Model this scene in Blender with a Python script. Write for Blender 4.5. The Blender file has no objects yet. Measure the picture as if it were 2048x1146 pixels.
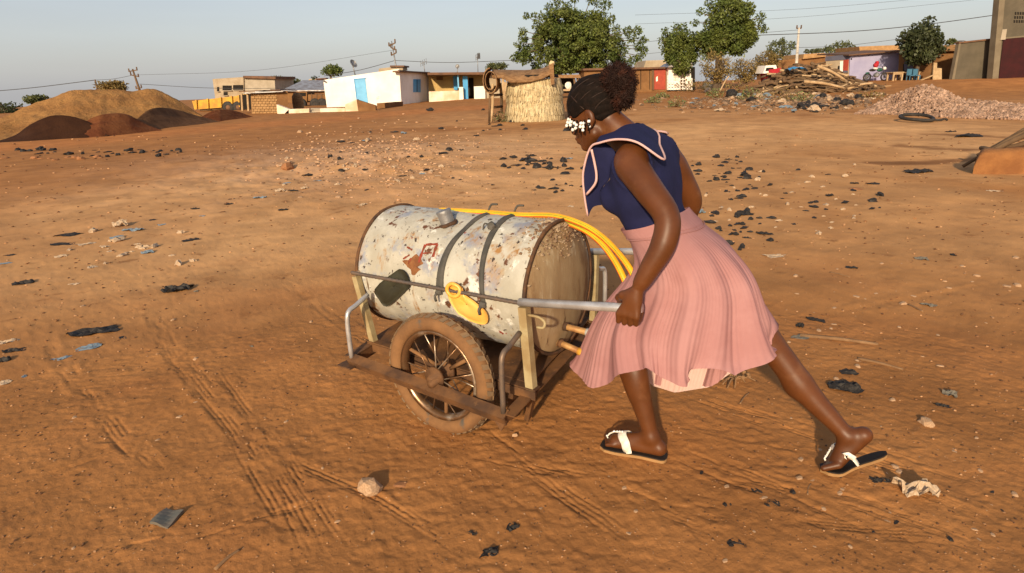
import bpy, math, random
import numpy as np
from mathutils import Vector, Matrix
S = bpy.context.scene
COL = S.collection
random.seed(7); RNG = np.random.default_rng(11)
rad = math.radians

# ------------------------------------------------------------------ camera, sky, sun, exposure
CAM_H, FPX, PITCH, ROLL = 1.5, 1250.0, math.atan(416/1250), rad(1.95)
_f = np.array([0, math.cos(PITCH), -math.sin(PITCH)])
_r0 = np.array([1.0, 0, 0]); _u0 = np.array([0, math.sin(PITCH), math.cos(PITCH)])
_r = _r0*math.cos(ROLL)-_u0*math.sin(ROLL); _u = _u0*math.cos(ROLL)+_r0*math.sin(ROLL)
CAMP = np.array([0, 0, CAM_H])
cd = bpy.data.cameras.new('camera'); cam = bpy.data.objects.new('camera', cd); COL.objects.link(cam)
cd.sensor_width = 36; cd.lens = FPX*36/2048; cd.clip_start = 0.05; cd.clip_end = 6000
cam.matrix_world = Matrix([[_r[0], _u[0], -_f[0], 0], [_r[1], _u[1], -_f[1], 0], [_r[2], _u[2], -_f[2], CAM_H], [0, 0, 0, 1]])
S.camera = cam
SUN_AZ, SUN_EL = rad(15.5), rad(20.0)      # shadows fall towards azimuth 15.5 deg right of the view
W = bpy.data.worlds.new('World'); S.world = W; W.use_nodes = True
wt = W.node_tree; bg = wt.nodes['Background']
sky = wt.nodes.new('ShaderNodeTexSky'); sky.sky_type = 'NISHITA'; sky.sun_disc = False
sky.sun_elevation = SUN_EL; sky.sun_rotation = math.pi+SUN_AZ
sky.air_density = 1.0; sky.dust_density = 2.5; sky.ozone_density = 1.0; sky.altitude = 300
bg.inputs[1].default_value = 0.05; wt.links.new(sky.outputs[0], bg.inputs[0])
# pale dust haze low in the sky, the same all round, with very faint streaks of cloud
tcw = wt.nodes.new('ShaderNodeTexCoord'); sx = wt.nodes.new('ShaderNodeSeparateXYZ'); wt.links.new(tcw.outputs['Generated'], sx.inputs[0])
cr = wt.nodes.new('ShaderNodeValToRGB'); wt.links.new(sx.outputs['Z'], cr.inputs[0])
for p_, c_ in ((0.0, (.54, .53, .555)), (.05, (.505, .51, .57)), (.14, (.395, .425, .52)), (.4, (.27, .32, .42)), (1, (.19, .24, .35))):
    e_ = cr.color_ramp.elements[0] if p_ == 0 else cr.color_ramp.elements[1] if p_ == 1 else cr.color_ramp.elements.new(p_)
    e_.position = p_; e_.color = (*c_, 1)
mpw = wt.nodes.new('ShaderNodeMapping'); mpw.inputs['Scale'].default_value = (2.2, 2.2, 17); mpw.inputs['Rotation'].default_value = (.06, .12, 0); wt.links.new(tcw.outputs['Generated'], mpw.inputs[0])
nz = wt.nodes.new('ShaderNodeTexNoise'); nz.inputs['Scale'].default_value = 1.6; nz.inputs['Detail'].default_value = 5; wt.links.new(mpw.outputs[0], nz.inputs['Vector'])
mrw = wt.nodes.new('ShaderNodeMapRange'); mrw.inputs['From Min'].default_value = .4; mrw.inputs['From Max'].default_value = .8; mrw.inputs['To Min'].default_value = .0; mrw.inputs['To Max'].default_value = .35; wt.links.new(nz.outputs[0], mrw.inputs['Value'])
mxw = wt.nodes.new('ShaderNodeMix'); mxw.data_type = 'RGBA'; wt.links.new(mrw.outputs[0], mxw.inputs[0]); wt.links.new(cr.outputs[0], mxw.inputs[6]); mxw.inputs[7].default_value = (.62, .63, .65, 1)
bg2 = wt.nodes.new('ShaderNodeBackground'); bg2.inputs[1].default_value = .58; wt.links.new(mxw.outputs[2], bg2.inputs[0])
ad = wt.nodes.new('ShaderNodeAddShader'); wt.links.new(bg.outputs[0], ad.inputs[0]); wt.links.new(bg2.outputs[0], ad.inputs[1]); wt.links.new(ad.outputs[0], wt.nodes['World Output'].inputs[0])
sl = bpy.data.lights.new('sun', 'SUN'); sun = bpy.data.objects.new('sun', sl); COL.objects.link(sun)
sl.energy = 4.7; sl.angle = rad(1.8); sl.color = (1.0, 0.80, 0.545)
_d = Vector((math.sin(SUN_AZ)*math.cos(SUN_EL), math.cos(SUN_AZ)*math.cos(SUN_EL), -math.sin(SUN_EL)))
sun.rotation_euler = _d.to_track_quat('-Z', 'Y').to_euler(); sun.location = (-8, -30, 12)
S.view_settings.view_transform = 'Standard'; S.view_settings.look = 'None'
S.view_settings.gamma = 1; S.view_settings.use_curve_mapping = False
S.view_settings.exposure = 0.28

# ------------------------------------------------------------------ helpers: points, noise, meshes, tags
def ray(px, py): return _f+_r*((px-1024)/FPX)+_u*((573-py)/FPX)
def G(px, py, z=0.0):
    d = ray(px, py); return CAMP+d*((z-CAM_H)/d[2])
def A(px, py, Y):
    d = ray(px, py); return CAMP+d*(Y/d[1])

def _hash(ix, iy, s):
    h = (ix*374761393+iy*668265263+s*1442695041) & 0xffffffff
    h = ((h ^ (h >> 13))*1274126177) & 0xffffffff
    return ((h ^ (h >> 16)) & 0xffff)/65535.0
def vnoise(x, y, s=0):
    x = np.asarray(x, float); y = np.asarray(y, float)
    ix = np.floor(x).astype(np.int64); iy = np.floor(y).astype(np.int64)
    fx = x-ix; fy = y-iy; fx = fx*fx*(3-2*fx); fy = fy*fy*(3-2*fy)
    a = _hash(ix, iy, s); b = _hash(ix+1, iy, s); c = _hash(ix, iy+1, s); d = _hash(ix+1, iy+1, s)
    return (a+(b-a)*fx)*(1-fy)+(c+(d-c)*fx)*fy
def fbm(x, y, s=0, o=4):
    t = 0; a = .5
    for i in range(o):
        t = t+a*vnoise(x, y, s+i*17); x = x*2.03+3.1; y = y*2.03+1.7; a *= .5
    return t/(1-.5**o)-.5
def sstep(a, b, x):
    t = np.clip((np.asarray(x, float)-a)/(b-a), 0, 1); return t*t*(3-2*t)

def tag(o, label=None, cat=None, group=None, kind=None):
    if label: o['label'] = label
    if cat: o['category'] = cat
    if group: o['group'] = group
    if kind: o['kind'] = kind
    return o
def empty(name, loc, label=None, cat=None, group=None, rz=0.0):
    o = bpy.data.objects.new(name, None); COL.objects.link(o); o.location = loc
    o.rotation_euler = (0, 0, rz); o.empty_display_size = .1
    return tag(o, label, cat, group)
def root_loc(p):
    l = Vector((0, 0, 0))
    while p is not None:
        l = l+p.location; p = p.parent
    return l
class MB:
    def __init__(s): s.v = []; s.f = []; s.sm = []
    def add(s, v, f, smooth=False):
        n = len(s.v); s.v.extend([tuple(map(float, p)) for p in v])
        s.f.extend([tuple(int(i)+n for i in q) for q in f]); s.sm.extend([smooth]*len(f)); return s
    def box(s, c, d, R=None, jit=0):
        c = np.array(c, float); x, y, z = [k/2 for k in d]
        P = np.array([(-x, -y, -z), (x, -y, -z), (x, y, -z), (-x, y, -z), (-x, -y, z), (x, -y, z), (x, y, z), (-x, y, z)])
        if jit: P = P+RNG.uniform(-jit, jit, P.shape)
        if R is not None: P = P@np.array(R).T
        return s.add(P+c, [(0, 3, 2, 1), (4, 5, 6, 7), (0, 1, 5, 4), (1, 2, 6, 5), (2, 3, 7, 6), (3, 0, 4, 7)])
    def hexa(s, P):       # bottom 4 (ccw from above), top 4
        return s.add(P, [(0, 3, 2, 1), (4, 5, 6, 7), (0, 1, 5, 4), (1, 2, 6, 5), (2, 3, 7, 6), (3, 0, 4, 7)])
    def bar(s, p, q, w, h, up=(0, 0, 1)):
        p = np.array(p, float); q = np.array(q, float); d = q-p; L = np.linalg.norm(d); d = d/L
        u = np.array(up, float); a = np.cross(d, u)
        if np.linalg.norm(a) < 1e-4: a = np.cross(d, np.array([1., 0, 0]))
        a /= np.linalg.norm(a); b = np.cross(a, d)
        return s.box((p+q)/2, (L, w, h), np.array([d, a, b]).T)
    def angle(s, p, q, w, t, up=(0, 0, 1), side=1):   # L-section
        p = np.array(p, float); q = np.array(q, float); d = (q-p)/np.linalg.norm(q-p)
        a = np.cross(d, np.array(up, float)); a /= np.linalg.norm(a); b = np.cross(a, d)
        s.bar(p, q, w, t, up); o = a*side*(w/2-t/2)-b*(w/2+t*.5)
        return s.bar(p+o, q+o, t, w-t, up)
    def tube(s, path, r, n=8, cap=True, closed=False):
        P = np.array(path, float); m = len(P); R = np.broadcast_to(np.array(r, float), (m,))
        if closed: T = np.roll(P, -1, 0)-np.roll(P, 1, 0)
        else: T = np.gradient(P, axis=0)
        T = T/np.maximum(np.linalg.norm(T, axis=1), 1e-9)[:, None]
        a = np.cross(T[0], [0, 0, 1.0]) if abs(T[0][2]) < .9 else np.cross(T[0], [1.0, 0, 0])
        V = []
        ang = np.linspace(0, 2*math.pi, n, endpoint=False)
        for i in range(m):
            a = a-T[i]*np.dot(a, T[i]); a = a/np.linalg.norm(a); b = np.cross(T[i], a)
            V.append(P[i]+(np.outer(np.cos(ang), a)+np.outer(np.sin(ang), b))*R[i])
        V = np.concatenate(V); F = []
        for i in range(m if closed else m-1):
            j = (i+1) % m
            for k in range(n): F.append((i*n+k, i*n+(k+1) % n, j*n+(k+1) % n, j*n+k))
        if cap and not closed: F += [tuple(range(n-1, -1, -1)), tuple((m-1)*n+k for k in range(n))]
        return s.add(V, F, True)
    def grid(s, P, closed_u=False, smooth=True, flip=False):    # P[u][v]
        P = np.array(P, float); m, n = P.shape[:2]; F = []
        for i in range(m if closed_u else m-1):
            j = (i+1) % m
            for k in range(n-1):
                q = (i*n+k, j*n+k, j*n+k+1, i*n+k+1); F.append(q[::-1] if flip else q)
        return s.add(P.reshape(-1, 3), F, smooth)
    def lathe(s, prof, c, ax, n=32, smooth=True):   # prof list of (along, radius)
        ax = np.array(ax, float); ax /= np.linalg.norm(ax); t = np.array([0, 0, 1.0]) if abs(ax[2]) < .9 else np.array([1.0, 0, 0])
        a = np.cross(ax, t); a /= np.linalg.norm(a); b = np.cross(ax, a); c = np.array(c, float)
        an = np.linspace(0, 2*math.pi, n, endpoint=False)
        P = [[c+ax*l+(a*math.cos(x)+b*math.sin(x))*r for (l, r) in prof] for x in an]
        return s.grid(P, closed_u=True, smooth=smooth)
    def blob(s, c, r, seed=0, n=1, jit=.25, sq=(1, 1, 1)):
        V, F = ICO[n]; rr = np.random.default_rng(seed)
        P = V*(1+rr.uniform(-jit, jit, (len(V), 1)))*np.array(sq)*r
        a = rr.uniform(0, 6.28); Rm = np.array([[math.cos(a), -math.sin(a), 0], [math.sin(a), math.cos(a), 0], [0, 0, 1]])
        return s.add(P@Rm.T+np.array(c), F)
    def build(s, name, m, parent=None, origin=None, kind=None, label=None, cat=None, group=None):
        o0 = Vector(origin) if origin is not None else Vector((0, 0, 0))
        off = root_loc(parent)+o0 if parent is not None else o0
        me = bpy.data.meshes.new(name)
        me.from_pydata([(v[0]-off[0], v[1]-off[1], v[2]-off[2]) for v in s.v], [], s.f)
        me.polygons.foreach_set('use_smooth', s.sm); me.materials.append(m); me.update()
        o = bpy.data.objects.new(name, me); COL.objects.link(o); o.location = o0
        if parent is not None: o.parent = parent
        return tag(o, label, cat, group, kind)
def np_mesh(name, V, F, m, parent=None, origin=None, smooth=True):   # quads, numpy
    off = np.array(root_loc(parent)) if parent is not None else np.zeros(3)
    o0 = np.array(origin, float) if origin is not None else np.zeros(3); off = off+o0
    me = bpy.data.meshes.new(name); k = F.shape[1]
    me.vertices.add(len(V)); me.vertices.foreach_set('co', (V-off).astype(np.float32).ravel())
    me.loops.add(F.size); me.loops.foreach_set('vertex_index', F.astype(np.int32).ravel())
    me.polygons.add(len(F)); me.polygons.foreach_set('loop_start', np.arange(0, F.size, k, dtype=np.int32))
    me.polygons.foreach_set('use_smooth', np.full(len(F), smooth)); me.materials.append(m); me.update(calc_edges=True)
    o = bpy.data.objects.new(name, me); COL.objects.link(o); o.location = o0
    if parent is not None: o.parent = parent
    return o
def dup(o, loc, rz=None, sc=None, label=None, group=None):
    c = o.copy(); COL.objects.link(c); c.location = loc
    if rz is not None: c.rotation_euler = rz if hasattr(rz, '__len__') else (0, 0, rz)
    if sc is not None: c.scale = sc if hasattr(sc, '__len__') else (sc, sc, sc)
    if label: c['label'] = label
    if group: c['group'] = group
    for ch in list(o.children):
        d = ch.copy(); COL.objects.link(d); d.parent = c
        for g in list(ch.children):
            e = g.copy(); COL.objects.link(e); e.parent = d
    return c
def _ico():
    t = (1+5**.5)/2
    V = [(-1, t, 0), (1, t, 0), (-1, -t, 0), (1, -t, 0), (0, -1, t), (0, 1, t), (0, -1, -t), (0, 1, -t), (t, 0, -1), (t, 0, 1), (-t, 0, -1), (-t, 0, 1)]
    F = [(0, 11, 5), (0, 5, 1), (0, 1, 7), (0, 7, 10), (0, 10, 11), (1, 5, 9), (5, 11, 4), (11, 10, 2), (10, 7, 6), (7, 1, 8), (3, 9, 4), (3, 4, 2), (3, 2, 6), (3, 6, 8), (3, 8, 9), (4, 9, 5), (2, 4, 11), (6, 2, 10), (8, 6, 7), (9, 8, 1)]
    V = np.array(V, float); V /= np.linalg.norm(V[0]); out = {1: (V, F)}
    for lv in (2, 3):
        V = list(V); nf = []; mid = {}
        def m(a, b):
            k = (min(a, b), max(a, b))
            if k not in mid:
                p = V[a]+V[b]; V.append(p/np.linalg.norm(p)); mid[k] = len(V)-1
            return mid[k]
        for a, b, c in F:
            x, y, z = m(a, b), m(b, c), m(c, a); nf += [(a, x, z), (b, y, x), (c, z, y), (x, y, z)]
        V = np.array(V); F = nf; out[lv] = (V, F)
    return out
ICO = _ico()
def crom(P, n):     # Catmull-Rom through points
    P = np.array(P, float); P = np.vstack([2*P[0]-P[1], P, 2*P[-1]-P[-2]]); out = []
    for i in range(1, len(P)-2):
        for t in np.linspace(0, 1, n, endpoint=False):
            a, b, c, d = P[i-1:i+3]
            out.append(.5*(2*b+(c-a)*t+(2*a-5*b+4*c-d)*t*t+(3*b-a-3*c+d)*t**3))
    return np.array(out+[P[-2]])
def crom_closed(P, n):
    P = np.array(P, float); m = len(P); out = []
    for i in range(m):
        a, b, c, d = P[i-1], P[i], P[(i+1) % m], P[(i+2) % m]
        for t in np.linspace(0, 1, n, endpoint=False):
            out.append(.5*(2*b+(c-a)*t+(2*a-5*b+4*c-d)*t*t+(3*b-a-3*c+d)*t**3))
    return np.array(out)

# ------------------------------------------------------------------ materials
def mat(name, c1, c2=None, scale=4, rough=.8, bump=.25, bscale=60, spots=None, metal=0, spec=.3, detail=6, fac=(.35, .65), sub=0, trans=0, stretch=None, bdist=.01, island=0, attr=None):
    m = bpy.data.materials.new(name); m.use_nodes = True; nt = m.node_tree; N = nt.nodes; L = nt.links
    b = N['Principled BSDF']; b.inputs['Roughness'].default_value = rough; b.inputs['Metallic'].default_value = metal
    b.inputs['Specular IOR Level'].default_value = spec
    tc = N.new('ShaderNodeTexCoord'); co = tc.outputs['Object']
    if stretch:
        mp = N.new('ShaderNodeMapping'); mp.inputs['Scale'].default_value = stretch; L.new(co, mp.inputs[0]); co = mp.outputs[0]
    def noise(sc, det=6, ro=.6, st=None):
        cc = co
        if st: mp = N.new('ShaderNodeMapping'); mp.inputs['Scale'].default_value = st; L.new(tc.outputs['Object'], mp.inputs[0]); cc = mp.outputs[0]
        n = N.new('ShaderNodeTexNoise'); n.inputs['Scale'].default_value = sc; n.inputs['Detail'].default_value = det
        n.inputs['Roughness'].default_value = ro; L.new(cc, n.inputs['Vector']); return n.outputs['Fac']
    def ramp(x, a, c):
        r = N.new('ShaderNodeMapRange'); r.inputs['From Min'].default_value = a; r.inputs['From Max'].default_value = c
        r.interpolation_type = 'SMOOTHSTEP'; L.new(x, r.inputs['Value']); return r.outputs['Result']
    def mix(f, a, c):
        x = N.new('ShaderNodeMix'); x.data_type = 'RGBA'
        for k, v in ((0, f), (6, a), (7, c)):
            if hasattr(v, 'is_linked'): L.new(v, x.inputs[k])
            elif k == 0: x.inputs[0].default_value = v
            else: x.inputs[k].default_value = (*v, 1)
        return x.outputs[2]
    c2 = c2 or tuple(k*.7 for k in c1)
    col = mix(ramp(noise(scale, detail), *fac), c1, c2)
    if attr:
        at = N.new('ShaderNodeVertexColor'); at.layer_name = attr; mx = N.new('ShaderNodeMix'); mx.data_type = 'RGBA'; mx.blend_type = 'MULTIPLY'
        mx.inputs[0].default_value = 1; L.new(col, mx.inputs[6]); L.new(at.outputs[0], mx.inputs[7]); col = mx.outputs[2]
    for sp in (spots or []):
        c, sc, a, e = sp[:4]; col = mix(ramp(noise(sc, 8, .65, sp[4] if len(sp) > 4 else None), a, e), col, c)
    if island:
        g = N.new('ShaderNodeNewGeometry'); h = N.new('ShaderNodeHueSaturation'); r = N.new('ShaderNodeMapRange')
        r.inputs['To Min'].default_value = 1-island; r.inputs['To Max'].default_value = 1+island
        L.new(g.outputs['Random Per Island'], r.inputs['Value']); L.new(r.outputs['Result'], h.inputs['Value']); L.new(col, h.inputs['Color']); col = h.outputs[0]
    L.new(col, b.inputs['Base Color'])
    if bump:
        bp = N.new('ShaderNodeBump'); bp.inputs['Strength'].default_value = bump; bp.inputs['Distance'].default_value = bdist
        L.new(noise(bscale, 8, .7), bp.inputs['Height']); L.new(bp.outputs[0], b.inputs['Normal'])
    if sub: b.inputs['Subsurface Weight'].default_value = sub; b.inputs['Subsurface Radius'].default_value = (.02, .008, .004)
    if trans:
        t = N.new('ShaderNodeBsdfTranslucent'); L.new(col, t.inputs[0]); x = N.new('ShaderNodeMixShader'); x.inputs[0].default_value = trans
        L.new(b.outputs[0], x.inputs[1]); L.new(t.outputs[0], x.inputs[2]); L.new(x.outputs[0], N['Material Output'].inputs[0])
    m['_'] = 0
    return m
# ------------------------------------------------------------------ ground
def poly_dist(x, y, P, signed=False):      # distance to a polyline, arc length along it
    best = np.full(np.shape(x), 1e9); arc = np.zeros(np.shape(x)); sg = np.zeros(np.shape(x)); s0 = 0
    for (ax, ay), (bx, by) in zip(P[:-1], P[1:]):
        dx, dy = bx-ax, by-ay; L = math.hypot(dx, dy)
        t = np.clip(((x-ax)*dx+(y-ay)*dy)/L**2, 0, 1); qx = x-ax-t*dx; qy = y-ay-t*dy; d = np.hypot(qx, qy)
        k = d < best; best = np.where(k, d, best); arc = np.where(k, s0+t*L, arc); sg = np.where(k, np.sign(qx*dy-qy*dx)*d, sg); s0 += L
    return (sg if signed else best), arc
def terrain(x, y):       # broad shape of the land
    z = .5*sstep(21.5, 27, x)*sstep(31, 38, y)
    z = z+.28*sstep(.35, .7, vnoise(x/9+4, y/9, 5))*sstep(10, 16, y)*sstep(60, 45, y)*sstep(-14, -8, x)*sstep(4, -1, x)*.5
    return z
def GT(px, py):
    z = 0.0
    for _ in range(8):
        p = G(px, py, z); z = .5*z+.5*float(ground_z(np.array([p[0]]), np.array([p[1]]))[0])
    p = G(px, py, z); return np.array([p[0], p[1], z])
def g2(px, py): q = G(px, py); return (q[0], q[1])
TRACKS = [([g2(300, 610), g2(345, 705), g2(470, 850), g2(560, 1000), g2(640, 1145)], .062, .021),
          ([g2(60, 640), g2(150, 760), g2(250, 880), g2(330, 960)], .05, .022),
          ([g2(420, 720), g2(480, 800), g2(590, 950), g2(700, 1110)], .03, .02),
          ([g2(1300, 770), g2(1560, 850), g2(2047, 1010)], .10, .02),
          ([g2(1300, 880), g2(1500, 960), g2(1800, 1090)], .08, .023),
          ([g2(560, 560), g2(760, 700), g2(980, 880), g2(1300, 1110)], .05, .024),
          ([g2(520, 900), g2(760, 1000), g2(1000, 1145)], .03, .02),
          ([g2(0, 985), g2(250, 885), g2(430, 770)], .04, .019), ([g2(60, 1140), g2(420, 1060), g2(720, 985)], .03, .018), ([g2(1230, 1000), g2(1650, 1050), g2(2047, 1090)], .05, .017), ([g2(1330, 930), g2(1700, 1000), g2(2047, 1120)], .06, .018), ([g2(880, 890), g2(1200, 965), g2(1500, 1090)], .05, .02), ([g2(1330, 840), g2(1640, 900), g2(2047, 1060)], .05, .016),
          ([g2(1560, 640), g2(1800, 600), g2(2047, 560)], .05, .022)]
ROAD = [g2(-300, 320), g2(0, 296), g2(300, 268), g2(560, 246), g2(800, 226), g2(960, 214)]
PALE = [g2(640, 420), g2(1000, 330), g2(1400, 262), g2(1760, 262), g2(2200, 300)]
def rubble_mask(x, y):
    a = np.exp(-((x+3.3+(y-12)*.05)/3.6)**2-((y-13)/4.2)**2)*1.15
    return np.clip(a, 0, 1)
def ground_z(x, y):
    x = np.asarray(x, float); y = np.asarray(y, float); r = np.hypot(x, y)
    calm = 1-.92*np.exp(-((x-.35)**2+(y-2.45)**2)/1.1**2)
    z = terrain(x, y)+calm*(.05*fbm(x/1.6, y/1.6, 1, 3)+.012*fbm(x/.33, y/.33, 2, 3))
    near = sstep(16, 6, r)
    z = z+near*(.010*(np.abs(fbm(x/.16+.6*fbm(x/.5, y/.5, 88, 2), y/.07, 86, 3))-.1)*sstep(.0, .2, fbm(x/1.1, y/1.1, 87, 2))+.010*fbm(x/.10, y/.10, 3, 4)*sstep(-.05, .2, fbm(x/.7, y/.7, 8, 2))+.0065*fbm(x/.026, y/.03, 4, 2))
    rb = rubble_mask(x, y); z = z+rb*(.16*fbm(x/.8, y/.8, 6, 4)+.07*fbm(x/.22, y/.22, 7, 3)+.10)
    kk = r < 5.5
    if not np.any(kk): return z
    zf, x, y = z, x[kk], y[kk]; z = zf[kk]
    for i, (P, wd, sp) in enumerate(TRACKS):
        d, arc = poly_dist(x, y, P, True); Ls = sum(math.hypot(q[0]-p[0], q[1]-p[1]) for p, q in zip(P[:-1], P[1:]))
        ends = sstep(0, .35, arc)*sstep(Ls, Ls-.35, arc); d = d+.012*fbm(arc/.25, d/.2, 35+i, 2)
        m = ends*sstep(wd*1.25, wd*.6, np.abs(d))*sstep(-.06, .12, fbm(arc/.18+i*9, d/.035, 20+i, 3))
        z = z+m*(.0021*np.cos(d*2*math.pi/sp+2.5*fbm(arc/.3, d*0, 31+i, 2))-.003)
        z = z+ends*.0035*np.exp(-((np.abs(d)-wd*1.15)/.022)**2)*sstep(0, .2, fbm(arc/.12, d/.1, 40+i, 2))
    # scuffs and old footprints
    for (px, py, an, L) in FOOT:
        c, s = math.cos(an), math.sin(an); u = (x-px)*c+(y-py)*s; v = -(x-px)*s+(y-py)*c
        e = (u/L)**2+(v/.042)**2+1.3*fbm(x/.06, y/.06, 77, 3); z = z-.008*np.exp(-np.clip(e, -.3, 9)**2)+.003*np.exp(-((e-1.6)/.6)**2)
    zf = zf.copy(); zf[kk] = z; return zf
_rf = np.random.default_rng(5)
FOOT = [(float(a), float(b), float(c), .115) for a, b, c in zip(_rf.uniform(-2.2, 2.6, 1), _rf.uniform(1.35, 4.6, 1), _rf.uniform(0, 6.3, 1)) if not (-.9 < a < 1.6 and 2.0 < b < 3.4)]
def ground_col(x, y):
    r = np.hypot(x, y)
    base = np.array([.385, .172, .058]); pale = np.array([.645, .36, .158]); red = np.array([.47, .19, .06]); dark = np.array([.30, .125, .045]); grit = np.array([.50, .31, .19])
    n1 = fbm(x/2.3, y/2.3, 50, 4); n2 = fbm(x/.5, y/.5, 51, 4); n3 = fbm(x/7, y/7, 52, 3)
    d, _ = poly_dist(x, y, PALE); 
    w = np.clip(sstep(6.5, 1.0, d+3*n3)*sstep(3.2, 6.5, r)*(.85+.9*n1), 0, 1)
    w = np.maximum(w, .55*sstep(3.5, 7, r)*sstep(40, 20, r)*sstep(-7, -1, x)*sstep(.0, .3, n1+.2))
    c = base+(pale-base)*w[..., None]
    kk = (r < 9)[..., None]; n5 = fbm(x/.16, y/.16, 56, 3)[..., None]; c = np.where(kk, c*(1+.2*n5), c)
    d2, arc = poly_dist(x, y, ROAD); w2 = sstep(3.2, 1.2, d2+1.5*n1)*.9
    c = c+(red-c)*w2[..., None]
    w3 = sstep(24, 30, x)*sstep(31, 35, y)*.8; c = c+(red*1.1-c)*w3[..., None]
    w5 = rubble_mask(x, y)*(.5+n2); c = c+(grit-c)*np.clip(w5, 0, .8)[..., None]
    w4 = np.clip(sstep(.02, .26, n2+.5*n1)*.35*sstep(9, 4, r), 0, 1); c = c+(dark-c)*w4[..., None]
    # long dirt stain, some wood pile shadow painted in, running left from the earth block at the right
    for P, wd in STAIN_SHADE:
        d3, a3 = poly_dist(x, y, P); w6 = sstep(wd, wd*.35, d3+.25*fbm(x/.5, y/.5, 61, 3)); c = c+(dark*.62-c)*(w6*.8)[..., None]
    return np.clip(c*(1+.35*n2[..., None]), .02, .9)
STAIN_SHADE = [([g2(1760, 325), g2(1850, 324), g2(1960, 318)], .30), ([g2(1800, 292), g2(1930, 300)], .25), ([g2(1860, 268), g2(2040, 276)], .25)]
def make_ground():
    th = np.concatenate([np.linspace(-180, -52, 33)[:-1], np.linspace(-52, 52, 861), np.linspace(52, 180, 33)[1:-1]])
    th = np.radians(th)
    rr = np.concatenate([[.02, .25, .5, .8, 1.05], np.arange(1.25, 4.2, .0066), 4.2*np.exp(np.arange(0, math.log(13/4.2), .0062)), 13*np.exp(np.arange(0, math.log(70/13), .018)), np.geomspace(72, 5000, 26)])
    R, T = np.meshgrid(rr, th, indexing='ij'); x = R*np.sin(T); y = R*np.cos(T)
    z = ground_z(x, y); far = sstep(80, 200, R); z = z*(1-far)-.0135*np.maximum(R-80, 0)
    V = np.stack([x, y, z], -1).reshape(-1, 3); m, n = R.shape
    i = np.arange(m-1)[:, None]; k = np.arange(n)[None, :]; k2 = (k+1) % n
    F = np.stack([i*n+k, i*n+k2, (i+1)*n+k2, (i+1)*n+k], -1).reshape(-1, 4)[:, ::-1]
    m_ = mat('soil', (1.06, 1.04, 1.0), (.80, .77, .74), scale=1.7, rough=.95, spec=.1, bump=.5, bscale=75, bdist=.009, attr='tone', fac=(.3, .7),
             spots=[((.60, .40, .25), 75, .66, .70), ((.17, .075, .032), 55, .68, .73), ((.25, .11, .04), 3.5, .56, .75)])
    o = np_mesh('ground', V, F, m_); o['kind'] = 'structure'
    c = ground_col(x, y).reshape(-1, 3); ca = o.data.color_attributes.new('tone', 'FLOAT_COLOR', 'POINT')
    ca.data.foreach_set('color', np.concatenate([c, np.ones((len(c), 1))], 1).astype(np.float32).ravel())
    return o
make_ground()
# ------------------------------------------------------------------ background: materials
M = {}
M['sand'] = mat('sand heap', (.40, .205, .07), (.30, .145, .05), scale=.7, rough=.95, spec=.1, bump=.8, bscale=7, bdist=.14, spots=[((.19, .09, .03), 1.1, .56, .72), ((.14, .065, .025), 5, .60, .72)])
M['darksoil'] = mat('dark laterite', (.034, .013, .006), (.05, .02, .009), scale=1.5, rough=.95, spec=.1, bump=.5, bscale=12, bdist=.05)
M['redsoil'] = mat('red laterite', (.12, .036, .014), (.19, .07, .026), scale=1.3, rough=.95, spec=.1, bump=.6, bscale=10, bdist=.08)
M['brownsoil'] = mat('brown gravelly soil', (.15, .075, .037), (.10, .048, .024), scale=1.6, rough=.95, spec=.1, bump=.6, bscale=14, bdist=.06)
M['cream'] = mat('cream render', (.40, .32, .22), (.31, .235, .15), scale=1, bump=.1, bscale=20)
M['white'] = mat('white wash', (.86, .81, .74), (.76, .70, .62), scale=.8, bump=.08, bscale=15, spots=[((.55, .42, .28), .9, .62, .75)])
M['whitedirt'] = mat('soiled white wash', (.80, .70, .58), (.62, .42, .26), scale=.7, bump=.1, bscale=15)
M['blue'] = mat('blue paint', (.07, .33, .62), (.06, .27, .52), scale=2, bump=.05, rough=.5)
M['bluedoor'] = mat('pale blue paint', (.16, .45, .72), (.13, .38, .62), scale=2, bump=.05, rough=.5)
M['yellowwall'] = mat('ochre wall', (.52, .36, .13), (.42, .28, .11), scale=1, bump=.1)
M['mudbrick'] = mat('mud brick', (.40, .24, .11), (.31, .18, .08), scale=3, rough=.95, spec=.1, bump=.5, bscale=25, bdist=.03)
M['mudjoint'] = mat('mud mortar', (.26, .15, .07), rough=.95, spec=.1, scale=3)
M['mudwall'] = mat('brown mud wall', (.23, .12, .05), (.16, .08, .035), scale=1, rough=.95, spec=.1, bump=.4, bscale=12, bdist=.04)
M['zinc'] = mat('weathered roofing sheet', (.42, .42, .43), (.24, .19, .16), scale=2, rough=.45, metal=.5, bump=.1)
M['rustroof'] = mat('rusty roofing sheet', (.17, .085, .045), (.10, .055, .035), scale=2, rough=.8)
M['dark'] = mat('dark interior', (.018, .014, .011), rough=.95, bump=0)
M['darkwood'] = mat('weathered wood', (.16, .095, .05), (.09, .052, .028), scale=3, rough=.9, stretch=(1, 1, .2))
M['palewood'] = mat('pale dry wood', (.47, .33, .19), (.35, .23, .12), scale=4, rough=.9)
M['yellowpaint'] = mat('yellow machine paint', (.62, .33, .02), (.42, .20, .02), scale=2, rough=.5, bump=.1)
M['rubber'] = mat('black rubber', (.018, .017, .016), (.04, .032, .026), scale=6, rough=.7, bump=.15)
M['concrete'] = mat('grey cement render', (.115, .095, .066), (.085, .072, .05), scale=.9, rough=.95, bump=.15, bscale=20)
M['concpale'] = mat('pale cement', (.40, .34, .26), (.32, .27, .2), scale=1.2, rough=.95, bump=.15)
M['concmid'] = mat('dim cement', (.19, .155, .105), (.15, .12, .08), scale=1.2, rough=.95, bump=.15)
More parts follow.
